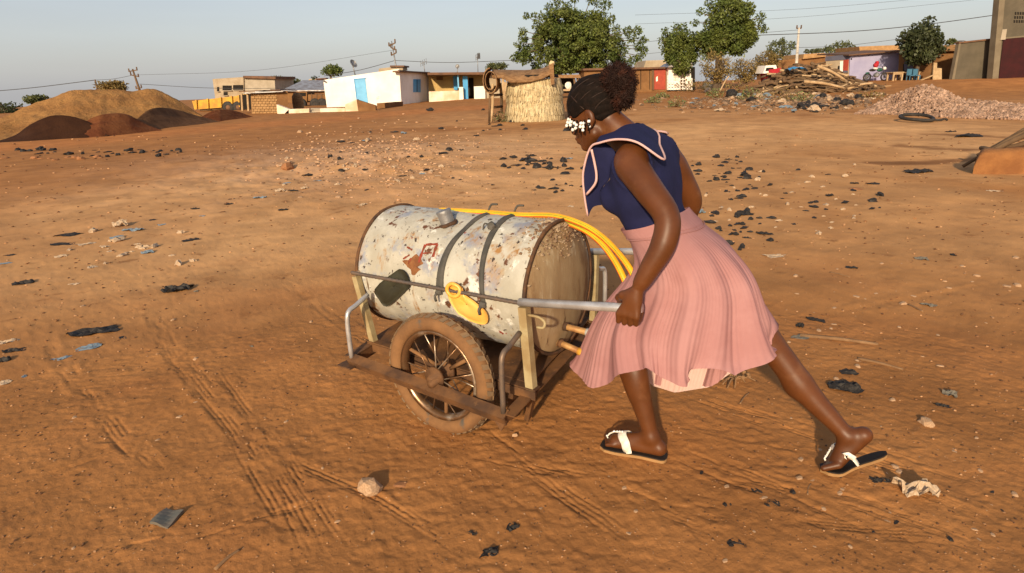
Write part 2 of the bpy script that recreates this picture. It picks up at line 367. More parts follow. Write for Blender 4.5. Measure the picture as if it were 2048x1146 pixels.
M['chairblue'] = mat('dull blue metal', (.05, .15, .24), rough=.6)
M['polepale'] = mat('concrete pole', (.55, .50, .43), rough=.9, scale=2)
M['gatered'] = mat('dark red gate paint', (.040, .006, .006), (.028, .005, .005), scale=2, rough=.5, bump=.05)
M['reddoor'] = mat('red sheet door', (.36, .06, .03), (.28, .045, .025), scale=2, rough=.6)
M['shutter'] = mat('orange red shutter', (.5, .1, .03), rough=.6)
M['lilac'] = mat('lilac wall paint', (.34, .33, .48), (.28, .27, .42), scale=1, rough=.9, bump=.1, spots=[((.46, .40, .40), 1.5, .60, .72)])
M['greyband'] = mat('grey paint', (.11, .11, .15), (.08, .08, .11), scale=1)
M['metal'] = mat('dull grey metal', (.30, .30, .31), (.20, .19, .18), scale=4, rough=.5, metal=.6)
M['wire'] = mat('dark cable', (.06, .06, .065), rough=.7, bump=0)
M['bark'] = mat('tree bark', (.12, .085, .055), (.07, .048, .03), scale=5, rough=.95, bump=.5, bscale=20, bdist=.03)
M['thatch'] = mat('brown grass mat', (.30, .17, .08), (.19, .10, .045), scale=5, rough=.95, bump=.7, bscale=30, bdist=.05, stretch=(1, 1, 3))
M['straw'] = mat('pale straw', (.56, .46, .28), (.42, .32, .175), scale=6, rough=.9, bump=.5, bscale=40, island=.28)
def leafmat(n, c, c2): return mat(n, c, c2, scale=.7, rough=.55, spec=.35, bump=0, trans=.22, island=.45)
M['leaf'] = leafmat('neem leaves', (.125, .145, .03), (.075, .105, .022))
M['leafdark'] = leafmat('dark leaves', (.06, .07, .026), (.04, .05, .02))
M['leafbrown'] = leafmat('dry brown green leaves', (.24, .16, .05), (.15, .12, .04))
M['leaffar'] = leafmat('olive leaves', (.11, .12, .04), (.08, .095, .035))
M['weed'] = leafmat('weed leaves', (.13, .17, .05), (.2, .18, .08))

# ------------------------------------------------------------------ facades: a vertical plane through two ground points
class Facade:
    def __init__(s, P0, P1):
        s.P0 = np.array(P0, float); s.P1 = np.array(P1, float); d = s.P1-s.P0; d[2] = 0; s.d = d/np.linalg.norm(d)
        s.n = np.array([-s.d[1], s.d[0], 0])           # away from the camera for left-to-right
        if s.n@(s.P0-CAMP) < 0: s.n = -s.n
    def pt(s, px, py, off=0.0):      # off > 0: towards the camera
        q = ray(px, py); t = ((s.P0-s.n*off-CAMP)@s.n)/(q@s.n); return CAMP+q*t
    def slab(s, mb, quad, off, depth):    # quad: BL, BR, TR, TL pixels; front face at off, going back by depth
        P = [s.pt(*q, off) for q in quad]; Bk = [p+s.n*depth for p in P]
        return mb.hexa([P[0], P[1], Bk[1], Bk[0], P[3], P[2], Bk[2], Bk[3]])
    def rect(s, mb, x0, y0, x1, y1, off, depth): return s.slab(mb, [(x0, y1), (x1, y1), (x1, y0), (x0, y0)], off, depth)
def part(name, m, parent, fn, **k):
    b = MB(); fn(b); return b.build(name, m, parent, **k)

# ------------------------------------------------------------------ earth heaps
def heap(name, label, ridge, base, dY, m, noise=.25, seed=0, nu=90, nv=26, cat='heap', back=1.0):
    rs = crom(ridge, 8); rx = rs[:, 0]; ry = rs[:, 1]; sm_ = np.interp(np.linspace(rx[0], rx[-1], 160), rx, ry); kk = np.exp(-(np.arange(-9, 10)/4.)**2); kk /= kk.sum(); ry = np.convolve(np.pad(sm_, 9, mode='edge'), kk, 'valid'); rx = np.linspace(rx[0], rx[-1], 160)
    bx = np.array([p[0] for p in base], float); by = np.array([p[1] for p in base], float)
    us = np.linspace(0, 1, nu); rows = []
    for u in us:
        pr = (np.interp(u, np.linspace(0, 1, 60), np.interp(np.linspace(0, 1, 60), np.linspace(0, 1, 60), np.linspace(rx[0], rx[-1], 60))))
        pbx = bx[0]+(bx[-1]-bx[0])*u
        b = G(pbx, np.interp(pbx, bx, by)); sm = math.sin(math.pi*min(max(u, .0), 1))**.5
        Yr = b[1]+dY*max(sm, .12); r = A(pr, np.interp(pr, rx, ry), Yr)
        r[2] = max(r[2], -.05); bk = r+(r-b)*np.array([back, back, 0]); bk[2] = -.4; b[2] -= .06
        col = []
        for k in range(nv):
            v = k/(nv-1)
            if v < .62:
                t = v/.62; q = b+(r-b)*t; q[2] = b[2]+(r[2]-b[2])*(t**1.12)
            else:
                t = (v-.62)/.38; q = r+(bk-r)*t; q[2] = r[2]+(bk[2]-r[2])*(t**1.15)
            col.append(q)
        rows.append(col)
    P = np.array(rows); v = np.linspace(0, 1, nv); env = np.sin(np.pi*np.clip(v/.8, 0, 1))[None, :]*np.sin(np.pi*us)[:, None]**.3
    vv = v[None, :]*dY*2.2+0*us[:, None]; P[..., 2] += noise*env*(.5*fbm(P[..., 0]/.2, vv/.16+seed, 97+seed, 2)+.8*fbm(P[..., 0]/1.6, vv/1.1+seed, 90+seed, 3)+.45*fbm(P[..., 0]/.42, vv/.3+seed, 95+seed, 3))
    mb = MB(); mb.grid(P); o = mb.build(name, m, origin=P[nu//2, 0]); return tag(o, label, cat)
heap('sand_heap', 'long heap of ochre sand, the largest mound on the left', [(-160, 268), (-60, 255), (0, 238), (70, 207), (130, 184), (155, 178), (205, 179), (240, 177), (265, 181), (285, 176), (312, 176), (345, 193), (385, 218), (415, 240)], [(-160, 300), (0, 284), (200, 268), (415, 245)], 5.5, M['sand'], .30, 1, nu=220, nv=40)
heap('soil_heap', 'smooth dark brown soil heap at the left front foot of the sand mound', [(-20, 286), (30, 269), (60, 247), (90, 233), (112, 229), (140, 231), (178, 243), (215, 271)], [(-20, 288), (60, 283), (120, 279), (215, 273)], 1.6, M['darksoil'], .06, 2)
heap('soil_heap', 'rough rust red soil heap between the dark heap and the grey brown heap', [(108, 279), (150, 256), (190, 232), (225, 225), (255, 227), (276, 238), (300, 250), (322, 260)], [(108, 280), (200, 274), (322, 261)], 1.5, M['redsoil'], .16, 3)
heap('soil_heap', 'grey brown gravelly heap at the right foot of the sand mound', [(250, 262), (290, 222), (316, 213), (350, 217), (390, 229), (440, 243)], [(250, 268), (340, 256), (440, 244)], 1.8, M['brownsoil'], .14, 4)
heap('soil_heap', 'low dark red soil heap in front of the yellow tipper trailer', [(385, 246), (425, 222), (450, 219), (475, 223), (505, 233)], [(385, 248), (440, 243), (505, 234)], 1.5, M['redsoil'], .2, 6)

# ------------------------------------------------------------------ trees
def leaf_cloud(clumps, n, size, seed, spread=1.0):     # quads of leaves gathered in tufts
    rg = np.random.default_rng(seed); V = []; 
    for (c, r) in clumps:
        k = max(6, int(n*(r/.32)**1.5)) if n > 0 else 8
        d = rg.normal(size=(k, 3)); d /= np.linalg.norm(d, axis=1)[:, None]
        p = np.array(c)+d*r*rg.uniform(.35, 1.05, (k, 1))*np.array([1, 1, .85])*spread
        t = np.cross(d, rg.normal(size=(k, 3))); t /= np.linalg.norm(t, axis=1)[:, None]
        o = d*.6+rg.normal(size=(k, 3))*.45+np.array([0, 0, -.15]); o /= np.linalg.norm(o, axis=1)[:, None]
        s = size*rg.uniform(.6, 1.35, (k, 1)); w = t*s*.36
        V.append(np.stack([p-w*.25, p+o*s*.55-w, p+o*s, p+o*s*.55+w], 1))
    V = np.concatenate(V).reshape(-1, 3); F = np.arange(len(V)).reshape(-1, 4); return V, F
def tree(name, label, base, top_h, cen, radii, nclump, cr, leaf, m, seed, n=60, trunk_r=.25, cat='tree', group=None, strays=(), limbs=9, lobes=None):
    rg = np.random.default_rng(seed); base = np.array(base, float); root = empty(name, base, label, cat, group)
    cl = []; cen = np.array(cen, float); radii = np.array(radii, float)
    lob = lobes or [(0, 0, 0, 1)]
    while len(cl) < nclump:
        lx, ly, lz, ls = lob[rg.integers(len(lob))]
        d = rg.normal(size=3); d /= np.linalg.norm(d); q = d*rg.uniform(.45, 1.0)**.6*ls*(1+.22*math.sin(5*d[0]+seed)*math.cos(4*d[2]+seed))
        c = cen+(q+np.array([lx, ly, lz]))*radii
        if c[2] < cen[2]-radii[2]*.92: continue
        cl.append((c, cr*rg.uniform(.65, 1.25)))
    cl += [(np.array(s[:3]), s[3]) for s in strays]
    V, F = leaf_cloud(cl, n, leaf, seed+1); o = np_mesh('crown', V, F, m, root, smooth=False)
    b = MB(); fork = base+np.array([0, 0, top_h]); b.tube(crom([base-[0, 0, .3], base+(fork-base)*.5+[.1, 0, 0], fork], 4), np.linspace(trunk_r*1.25, trunk_r*.8, 9), 9); b.build('trunk', M['bark'], root)
    b = MB()
    for k in range(limbs):
        c = cl[rg.integers(len(cl))][0]; mid = fork+(c-fork)*.5+rg.normal(size=3)*.25
        b.tube(crom([fork-[0, 0, .2], mid, c], 3), np.linspace(trunk_r*.5, .025, 7), 6)
    for s in strays:
        c = np.array(s[:3]); b.tube(crom([cen+(c-cen)*.55, cen+(c-cen)*.8, c], 2), np.linspace(.05, .02, 5), 5)
    b.build('limbs', M['bark'], root); return root
def px_tree(name, label, basepx, Y, crown, nclump, cr, leaf, m, seed, depth=.8, strays=(), **k):    # crown = (x0, y0, x1, y1) pixels
    b = A(*basepx, Y); b[2] = float(terrain(b[0], b[1])); x0, y0, x1, y1 = crown
    c0 = A(x0, y1, Y); c1 = A(x1, y0, Y); cen = (c0+c1)/2; rx = (c1[0]-c0[0])/2-cr*.6; rz = (c1[2]-c0[2])/2-cr*.6
    st = [(*A(sx, sy, Y), r) for sx, sy, r in strays]
    return tree(name, label, b, max(.6, c0[2]-b[2]+rz*.35), cen, (rx, rx*depth, rz), nclump, cr, leaf, m, seed, strays=st, **k)
px_tree('neem_tree', 'broad green neem tree, the biggest one, behind the straw granary', (1165, 184), 60, (1035, 2, 1264, 166), 420, .42, .21, M['leaf'], 3, n=84, trunk_r=.42, limbs=16,
        strays=[(1052, 32, .3), (1068, 31, .22), (1083, 32, .3), (1036, 88, .3), (1045, 62, .35), (1285, 80, .4), (1276, 62, .4), (1288, 100, .35), (1255, 62, .4), (1222, 38, .4), (1213, 10, .45), (1180, 2, .3), (1195, 6, .35), (1115, 3, .4), (1098, 14, .4), (1150, -4, .4), (1262, 75, .45), (1276, 92, .45), (1280, 112, .4), (1268, 118, .4), (1232, 58, .4), (1205, 30, .4), (1046, 75, .35), (1050, 105, .35), (1245, 100, .5), (1240, 120, .5), (1255, 128, .4)],
        lobes=[(0, 0, 0, .8), (-.35, .1, -.35, .65), (.35, 0, -.3, .65), (-.1, 0, .45, .55), (.2, .1, .3, .5)])
px_tree('neem_tree', 'smaller round neem tree left of the tall twin-crowned one', (1362, 178), 56, (1322, 50, 1402, 156), 120, .38, .19, M['leaf'], 5, n=84, trunk_r=.2, strays=[(1323, 80, .3), (1331, 62, .3), (1353, 53, .3)])
px_tree('neem_tree', 'tall neem tree with bare limbs showing, right of the small round neem', (1432, 180), 54, (1392, -25, 1528, 122), 240, .4, .19, M['leaf'], 6, n=84, trunk_r=.3, limbs=22, strays=[(1390, 45, .3), (1400, 24, .3), (1418, 6, .35), (1521, 35, .4), (1523, 52, .4), (1529, 60, .25), (1500, 20, .4)],
        lobes=[(0, 0, .1, .85), (-.5, 0, -.5, .5), (.45, 0, -.35, .55)])
px_tree('dark_tree', 'dark leaved pointed tree in front of the lilac house and mud wall', (1828, 162), 45, (1798, 52, 1888, 134), 150, .30, .22, M['leafdark'], 8, n=60, trunk_r=.13, strays=[(1857, 42, .32), (1852, 52, .35), (1833, 55, .3), (1812, 68, .3), (1868, 58, .3), (1884, 100, .3), (1800, 78, .25)])
for i, (bp, Y, cr_, lab, mm) in enumerate([((1562, 150), 80, (1528, 74, 1596, 122), 'round dark tree behind the firewood, left of the concrete pole', 'leaffar'), ((1682, 140), 85, (1645, 80, 1716, 112), 'low spreading tree above the roof of the lilac house', 'leaffar'),
        ((1700, 140), 110, (1600, 98, 1650, 106), 'thin far tree line right of the concrete pole', 'leaffar'), ((12, 235), 60, (-45, 199, 36, 238), 'dark bush at the left edge beside the sand heap', 'leafdark'), ((72, 220), 62, (50, 191, 98, 206), 'small bush peeping over the left slope of the sand heap', 'leaffar'),
        ((225, 190), 55, (200, 164, 250, 182), 'brown bush on the crest of the sand heap', 'leafbrown'), ((556, 190), 92, (545, 150, 574, 176), 'dark round tree right behind the unfinished building', 'leaffar'), ((583, 190), 95, (570, 154, 600, 176), 'rounded tree between the unfinished building and the red shutter house', 'leaffar'),
        ((664, 180), 70, (648, 130, 684, 152), 'ragged tree behind the roof of the white house', 'leaf'), ((995, 160), 90, (972, 124, 1018, 140), 'low tree behind the porch house roof', 'leaffar'), ((1940, 110), 95, (1895, 80, 1912, 86), 'tiny far tree beyond the grey wall', 'leaffar')]):
    px_tree('bush' if 'bush' in lab else 'tree', lab, bp, Y, cr_, 46 if Y < 100 else 30, .30, .24, M[mm], 20+i, n=34, trunk_r=.12, limbs=5, cat='bush' if 'bush' in lab else 'tree')
px_tree('cypress_tree', 'slim pointed dark tree beside the red shutter', (630, 178), 75, (625, 147, 637, 178), 26, .16, .16, M['leafdark'], 41, n=40, trunk_r=.06, limbs=3)
for i, (bp, Y, c, lab) in enumerate([((1432, 186), 46, (1398, 100, 1470, 172), 'dry brown shrub below the tall neem tree'), ((1490, 184), 48, (1455, 112, 1530, 170), 'sparse brown thorn shrub in the middle of the thicket'), ((1530, 176), 52, (1505, 98, 1565, 150), 'olive brown shrub at the right end of the thicket')]):
    px_tree('shrub', lab, bp, Y, c, 100, .26, .12, M['leafbrown'], 50+i, n=34, trunk_r=.07, limbs=26, cat='shrub')

# ------------------------------------------------------------------ poles and wires
def pole(name, label, b, t, Y, r, m, arms=(), cat='pole'):
    B = A(*b, Y); T = A(*t, Y); root = empty(name, B, label, cat)
    part('shaft', m, root, lambda k: k.tube([B-(T-B)*.15, B, T], [r*1.2, r*1.2, r*.7], 8))
    for (fx, w, tilt) in arms:
        c = B+(T-B)*fx; part('crossarm', M['darkwood'], root, lambda k: (k.bar(c+[-w, 0, -tilt], c+[w, 0, tilt], .09, .09), k.tube([c+[-w*.9, 0, -tilt], c+[-w*.9, 0, -tilt+.28]], .06, 6), k.tube([c+[w*.9, 0, tilt], c+[w*.9, 0, tilt+.28]], .06, 6)))
    return root
pole('utility_pole', 'short leaning wooden pole behind the left crest of the sand heap', (197, 186), (190, 159), 70, .10, M['darkwood'])
pole('utility_pole', 'leaning power pole with bent brackets above the sand heap', (281, 186), (265, 138), 66, .11, M['darkwood'], [(.93, .45, .06), (.72, .4, -.1), (.2, .3, .05)])
pole('utility_pole', 'pale concrete power pole behind the firewood heap', (1592, 140), (1598, 55), 62, .13, M['polepale'], [(.98, .22, .0)])
pole('antenna_mast', 'leaning thin metal mast rising behind the white house', (795, 150), (783, 82), 54, .055, M['metal'], [(.9, .28, .12), (.62, .22, .1), (.78, .16, -.1)], 'mast')
def wire(pts, Y, r, lab, sag=0):
    P = [A(x, y, Y) for x, y in pts]; mb = MB(); mb.tube(crom(P, 6), r, 5); tag(mb.build('power_line', M['wire'], origin=P[0]), lab, 'cable')
wire([(-60, 186), (60, 176), (191, 160)], 70, .035, 'thick cable running off left from the short leaning pole')
wire([(191, 160), (226, 158), (267, 150)], 68, .02, 'thin cable between the two leaning poles on the left')
wire([(279, 168), (420, 176), (560, 176), (640, 168)], 66, .022, 'cable sagging right from the bracketed leaning pole')
wire([(648, 152), (720, 140), (790, 121)], 54, .022, 'cable climbing from the white house to its mast')
wire([(790, 121), (900, 125), (1040, 120)], 54, .02, 'cable running level from the mast towards the big tree')
wire([(270, 150), (520, 140), (788, 100)], 66, .012, 'faint upper wire between left pole and mast')
wire([(1270, 88), (1330, 80), (1596, 60)], 62, .016, 'wire from the big tree to the concrete pole')
wire([(1500, 71), (1700, 63), (1850, 49), (2005, 28)], 58, .032, 'thick dark cable sloping up to the tall grey building')
wire([(1560, 96), (1680, 92), (1800, 78)], 62, .018, 'low wire right of the concrete pole')
wire([(1270, 48), (1600, 34), (2005, -6)], 70, .012, 'faint wire in the sky, third from the top on the right')
wire([(1270, 30), (1600, 18), (1900, -8)], 70, .012, 'faint wire in the sky, second from the top on the right')
wire([(1270, 110), (1330, 104), (1400, 98)], 60, .014, 'low faint wire between the two neem trees')

# ------------------------------------------------------------------ far left: unfinished two storey building, red shutter house
F = Facade(A(430, 196, 85), A(488, 194, 85)); rt = empty('unfinished_building', F.P0, 'unfinished beige two storey building with dark arched openings', 'building')
part('wall', M['cream'], rt, lambda b: F.slab(b, [(433, 215), (488, 212), (487, 154), (425, 158)], 0, 8))
part('side_wall', M['concpale'], rt, lambda b: F.slab(b, [(488, 212), (552, 205), (549, 156), (487.3, 154)], -.2, 7.6))
part('parapet', M['rustroof'], rt, lambda b: F.slab(b, [(486, 156), (551, 158), (551, 153), (486, 151.5)], .3, 8))
for q in ((445, 171, 463, 181), (466, 170, 486, 180), (434, 174, 438, 183), (447, 184, 455, 191)):
    w = part('window', M['dark'], rt, lambda b: F.rect(b, *q, .06, .3)); part('sill', M['concpale'], w, lambda b: F.rect(b, q[0]-.6, q[3]-.2, q[2]+.6, q[3]+.9, .25, .35))
F = Facade(A(603, 190, 80), A(652, 188, 80)); rt = empty('shutter_house', F.P0, 'cream house with orange red shutter behind the grey shed roof', 'house')
part('wall', M['cream'], rt, lambda b: F.slab(b, [(603, 200), (652, 198), (650, 158), (618, 158)], 0, 6))
part('shutter', M['shutter'], rt, lambda b: F.rect(b, 633, 159, 642, 176, .06, .1)); part('window', M['dark'], rt, lambda b: F.rect(b, 615, 169, 624, 174, .05, .1))
part('fascia', M['rustroof'], rt, lambda b: F.slab(b, [(630, 159), (652, 157.6), (652, 155.6), (630, 157)], .3, 1))
F = Facade(A(560, 205, 62), A(650, 200, 62)); rt = empty('long_shed', F.P0, 'long low shed with grey lilac metal roof behind the mud brick hut', 'shed')
part('roof', M['zinc'], rt, lambda b: b.hexa([F.pt(562, 183), F.pt(652, 182), F.pt(652, 182)+[0, 7, .9], F.pt(562, 183)+[0, 7, .9], F.pt(562, 181), F.pt(652, 180), F.pt(652, 180)+[0, 7, .9], F.pt(562, 181)+[0, 7, .9]]))
part('wall', M['mudwall'], rt, lambda b: F.slab(b, [(563, 210), (650, 206), (650, 183), (563, 184)], -.5, 5))

# yellow tipper trailer
F = Facade(A(385, 220, 46), A(490, 216, 46)); rt = empty('tipper_trailer', F.P0, 'yellow tipper trailer with rusty wheels parked behind the soil heaps', 'trailer')
part('trough', M['yellowpaint'], rt, lambda b: F.slab(b, [(389, 219), (484, 212), (482, 191), (384, 202)], 0, 1.9))
part('head_plate', M['yellowpaint'], rt, lambda b: F.slab(b, [(478, 214), (494, 213), (492, 188), (474, 191)], .14, 2.1))
for x in (391, 414, 440, 462): part('rib', M['yellowpaint'], rt, lambda b: F.slab(b, [(x, 218.5-(x-391)*.075), (x+3, 218.5-(x-391)*.075), (x+2, 200-(x-391)*.115), (x-1, 200-(x-391)*.115)], .12, .12))
part('chassis', M['darkwood'], rt, lambda b: F.slab(b, [(400, 222), (488, 217), (488, 213), (400, 219)], -.2, 1.4))
for x in (456, 476):
    c = F.pt(x, 215, .15); wh = part('wheel', M['rubber'], rt, lambda b: b.lathe([(0, .18), (0, .36), (.05, .42), (.2, .42), (.26, .36), (.26, .18)], c, F.n, 18)); part('hub', M['rustroof'], wh, lambda b: b.lathe([(.02, 0), (.02, .19), (.2, .19)], c, F.n, 12))

# mud brick hut: every brick of its lit face is a piece of its own
F = Facade(A(503, 229, 39), A(556, 228.5, 39)); rt = empty('mud_brick_hut', F.P0, 'small mud brick hut with a ragged sheet metal roof', 'hut')
part('wall', M['mudjoint'], rt, lambda b: F.slab(b, [(503.6, 236), (555, 235), (552, 184.5), (501, 186.5)], -.06, .3))
part('side_wall', M['mudwall'], rt, lambda b: b.hexa([F.pt(555.2, 235), F.pt(576, 216), F.pt(576, 216)+F.n*3-[1.2, 0, 0], F.pt(555.2, 235)+F.n*.3-[.1, 0, 0], F.pt(552.2, 183.5), F.pt(575, 182), F.pt(575, 182)+F.n*3-[1.2, 0, 0], F.pt(552.2, 183.5)+F.n*.3-[.1, 0, 0]]))  # darker earth colour carries the shade of this right-hand side
for r_ in range(8):
    y0 = 187.6+r_*5.15; k0 = 0 if r_ % 2 else -.5
    for c_ in range(8):
        a = (c_+k0)*7.2; e = a+6.5
        if e <= 1 or a >= 51: continue
        a = max(a, .3); e = min(e, 51.2); x0 = 502+r_*.35
        part('brick', M['mudbrick'], rt, lambda b: F.slab(b, [(x0+a, y0+4.4), (x0+e, y0+4.4), (x0+e, y0), (x0+a, y0)], RNG.uniform(-.012, .03), .12))
for k, (x0, y0, x1, y1, mm) in enumerate([(488, 187, 566, 179.5, 'zinc'), (478, 184, 560, 176, 'rustroof'), (510, 184, 540, 174.5, 'zinc')]):
    part('roof_sheet', M[mm], rt, lambda b: b.hexa([F.pt(x0, y0, .4), F.pt(x1, y0-3.5, .4), F.pt(x1, y0-3.5)+F.n*(2.6+k*.3), F.pt(x0, y0)+F.n*(2.6+k*.3), F.pt(x0, y0-1.6, .4), F.pt(x1, y0-5, .4), F.pt(x1, y0-5)+F.n*(2.6+k*.3), F.pt(x0, y0-1.6)+F.n*(2.6+k*.3)]))
for x in (484, 496): part('post', M['palewood'], rt, lambda b: b.bar(F.pt(x+1, 222), F.pt(x-1, 187), .1, .1, up=(0, 1, 0)))
part('back_wall', M['dark'], rt, lambda b: F.slab(b, [(480, 219), (503, 219), (501, 188), (478, 190)], -1.5, .2))  # near-black sheet standing in for the shade in the gap behind the posts

# brown flatbed truck parked behind the low white wall
F = Facade(A(588, 214, 50), A(652, 211, 50)); rt = empty('flatbed_truck', F.P0, 'dusty brown truck parked between the mud brick hut and the white house', 'truck')
part('cab', M['mudwall'], rt, lambda b: (F.rect(b, 592, 183, 614, 205, 0, 2), F.rect(b, 590, 194, 594, 206, .05, 2)))
part('windscreen', M['dark'], rt, lambda b: F.rect(b, 595, 185.5, 611, 192, .05, .1))
part('bed', M['mudwall'], rt, lambda b: F.rect(b, 616, 189, 652, 202, .05, 2.1))
for x in (622, 632, 642): part('stake', M['darkwood'], rt, lambda b: F.rect(b, x, 187.5, x+1.6, 202.5, .1, .08))
for x in (602, 630, 644):
    c = F.pt(x, 208, .15); part('wheel', M['rubber'], rt, lambda b: b.lathe([(0, 0), (0, .2), (-.03, .36), (.05, .42), (.22, .42), (.26, .36), (.26, 0)], c, F.n, 16))
b = MB(); Fh = Facade(G(578, 222), G(594, 221)); c = Fh.pt(585, 214)
b.lathe([(-.3, .30), (.0, .34), (.5, .36), (.85, .33), (1.05, .2), (1.1, 0)], (c[0], c[1]+1.2, -.0), (0, 0, 1), 14); tag(b.build('straw_bundle', M['thatch'], origin=(c[0], c[1]+1.2, 0)), 'dark upright bundle of stalks against the mud brick hut', 'bundle')

# low white forecourt wall with steps
F = Facade(A(555, 233, 37.5), A(716, 228, 37.5)); rt = empty('low_wall', F.P0, 'low white forecourt wall, left piece with a sloping end', 'wall')
part('wall_body', M['whitedirt'], rt, lambda b: (F.slab(b, [(556, 240), (619, 238), (618, 217), (578, 218.5)], 0, .35), F.slab(b, [(556, 240), (577.8, 240), (577.6, 218.6), (553, 209)], 0, .35)))
rt = empty('low_wall', F.pt(640, 230), 'low orange stained white wall ending in a sloped buttress by the blue door', 'wall')
part('wall_body', M['whitedirt'], rt, lambda b: F.slab(b, [(641, 236), (690, 234), (690, 216), (640, 217)], 0, .4))
part('buttress', M['whitedirt'], rt, lambda b: F.slab(b, [(690.4, 234), (718, 232), (713, 199), (690.4, 209)], .05, .6))
part('flank', M['mudwall'], rt, lambda b: b.hexa([F.pt(718.3, 232, .05), F.pt(752, 229, .1), F.pt(752, 229)+F.n*.3, F.pt(718.3, 232)+F.n*.3, F.pt(713.4, 199.3, .05), F.pt(751, 211, .1), F.pt(751, 211)+F.n*.3, F.pt(713.4, 199.3)+F.n*.3]))  # white wall's side coloured brown for its shade, turned from the sun
rt = empty('stone_steps', F.pt(620, 232), 'short flight of cement steps in the gap of the low white wall', 'steps')
for k in range(3): part('step', M['concpale'], rt, lambda b: F.rect(b, 619.6, 225-k*4.2, 640, 232, .1-k*.35, .4))

# ------------------------------------------------------------------ white house with blue door
P0, P1 = G(657, 218), G(803, 205.5); P0 = A(657, 218, 46); P1 = A(803, 205.5, 46); F = Facade(P0, P1); rt = empty('white_house', P0, 'white flat roofed house with pale blue door and dishes on its roof', 'house')
part('front_wall', M['white'], rt, lambda b: F.slab(b, [(655, 224), (803, 210), (798.5, 137.5), (646.5, 160)], 0, .3))
F2 = Facade(P1, A(858, 200, P1[1]+6.5)); 
part('side_wall', M['white'], rt, lambda b: F2.slab(b, [(803.4, 210), (859, 203), (857, 145.5), (799, 143)], 0, .3))
part('roof', M['concpale'], rt, lambda b: b.hexa([F.pt(648, 163)+F.n*.3, F.pt(799, 143)+F.n*.3, F2.pt(857, 147)+F.n*.3, F.pt(648, 163)+F.n*7, F.pt(648, 160)+F.n*.3, F.pt(799, 140)+F.n*.3, F2.pt(857, 145)+F.n*.3, F.pt(648, 160)+F.n*7]))
part('stair_head', M['cream'], rt, lambda b: F.slab(b, [(757, 143), (806, 140), (805, 132), (758, 137)], -2.2, 2.2))
part('coping', M['rustroof'], rt, lambda b: (F.slab(b, [(780, 134.5), (808, 134), (808, 130.8), (780, 130.8)], -2.0, 2.6), F2.slab(b, [(799, 144), (860, 147), (860, 144), (799, 141)], .25, .5)))
d = part('door', M['bluedoor'], rt, lambda b: F.slab(b, [(716.5, 214), (737, 212), (730.5, 157), (709, 159)], .03, .1)); part('door_frame', M['blue'], d, lambda b: (F.slab(b, [(708, 159.2), (731.5, 157.2), (731.2, 155.6), (707.8, 157.5)], .06, .1), F.slab(b, [(714.8, 214), (716.3, 214), (709, 159), (707.5, 159)], .06, .1)))
w = part('window', M['blue'], rt, lambda b: F2.rect(b, 827, 158.5, 841.5, 184.5, .03, .1)); part('shutter_seam', M['dark'], w, lambda b: F2.rect(b, 834, 159.5, 834.8, 183.5, .05, .03))
for x, y in ((647.5, 161.5), (797, 141)): part('spout', M['metal'], rt, lambda b: b.tube([F.pt(x, y, -.1), F.pt(x, y, .35)], .06, 8))
part('plinth', M['mudwall'], rt, lambda b: F2.slab(b, [(770, 216), (806, 213), (806, 203), (769, 206)], 1.0, .5), label='low stained plinth wall at the corner')
def dish(label, cx, cy, bx, by, Y, r, face=(-.5, -.6, .5)):
    c = A(cx, cy, Y); b_ = A(bx, by, Y); rt = empty('satellite_dish', b_, label, 'dish'); n = np.array(face, float); n /= np.linalg.norm(n)
    part('reflector', M['metal'], rt, lambda k: (k.lathe([(r*.25*(t*t), r*t) for t in np.linspace(0.02, 1, 8)]+[(r*.25+.02, r*.98)]+[(r*.25*(t*t)-.03, r*t) for t in np.linspace(.95, 0.02, 6)], c, n, 20)))
    part('mast', M['metal'], rt, lambda k: k.tube([b_-[0, 0, .1], c-n*.06], .04, 6)); part('feed_arm', M['metal'], rt, lambda k: (k.tube([c-[0, 0, r*.8], c+n*r*.8], .02, 5), k.box(c+n*r*.8, (.08, .08, .08))))
dish('satellite dish tilted up on the front edge of the white roof', 706, 128, 710, 147, 46.5, .30, (.75, -.35, .5))
dish('round satellite dish on the porch house roof', 915, 133, 914, 148, 51, .16, (-.1, -1, .2))
def aerial(label, b, t, Y, k=1.0):
    B = A(*b, Y); T = A(*t, Y); rt = empty('tv_aerial', B, label, 'aerial'); part('mast', M['metal'], rt, lambda q: q.tube([B, T], .03, 6))
    part('boom', M['metal'], rt, lambda q: [q.tube([T+[-.3*k, 0, -.05], T+[.3*k, 0, .12]], .02, 5)]+[q.tube([T+[u*k, -.02, -.18+u*.3], T+[u*k, .02, .26+u*.3]], .018, 5) for u in (-.28, -.1, .1, .28)])
aerial('forked tv aerial on the right edge of the white house', (850, 146), (847, 126), 52, .8)
aerial('tall tv aerial with dark box above the porch house', (956, 145), (955, 114), 53, .5)
b = MB(); c = A(957.5, 112, 53); b.box(c, (.22, .2, .42)); tag(b.build('antenna_box', M['wire'], origin=c), 'dark box antenna at the top of the tall aerial', 'antenna')

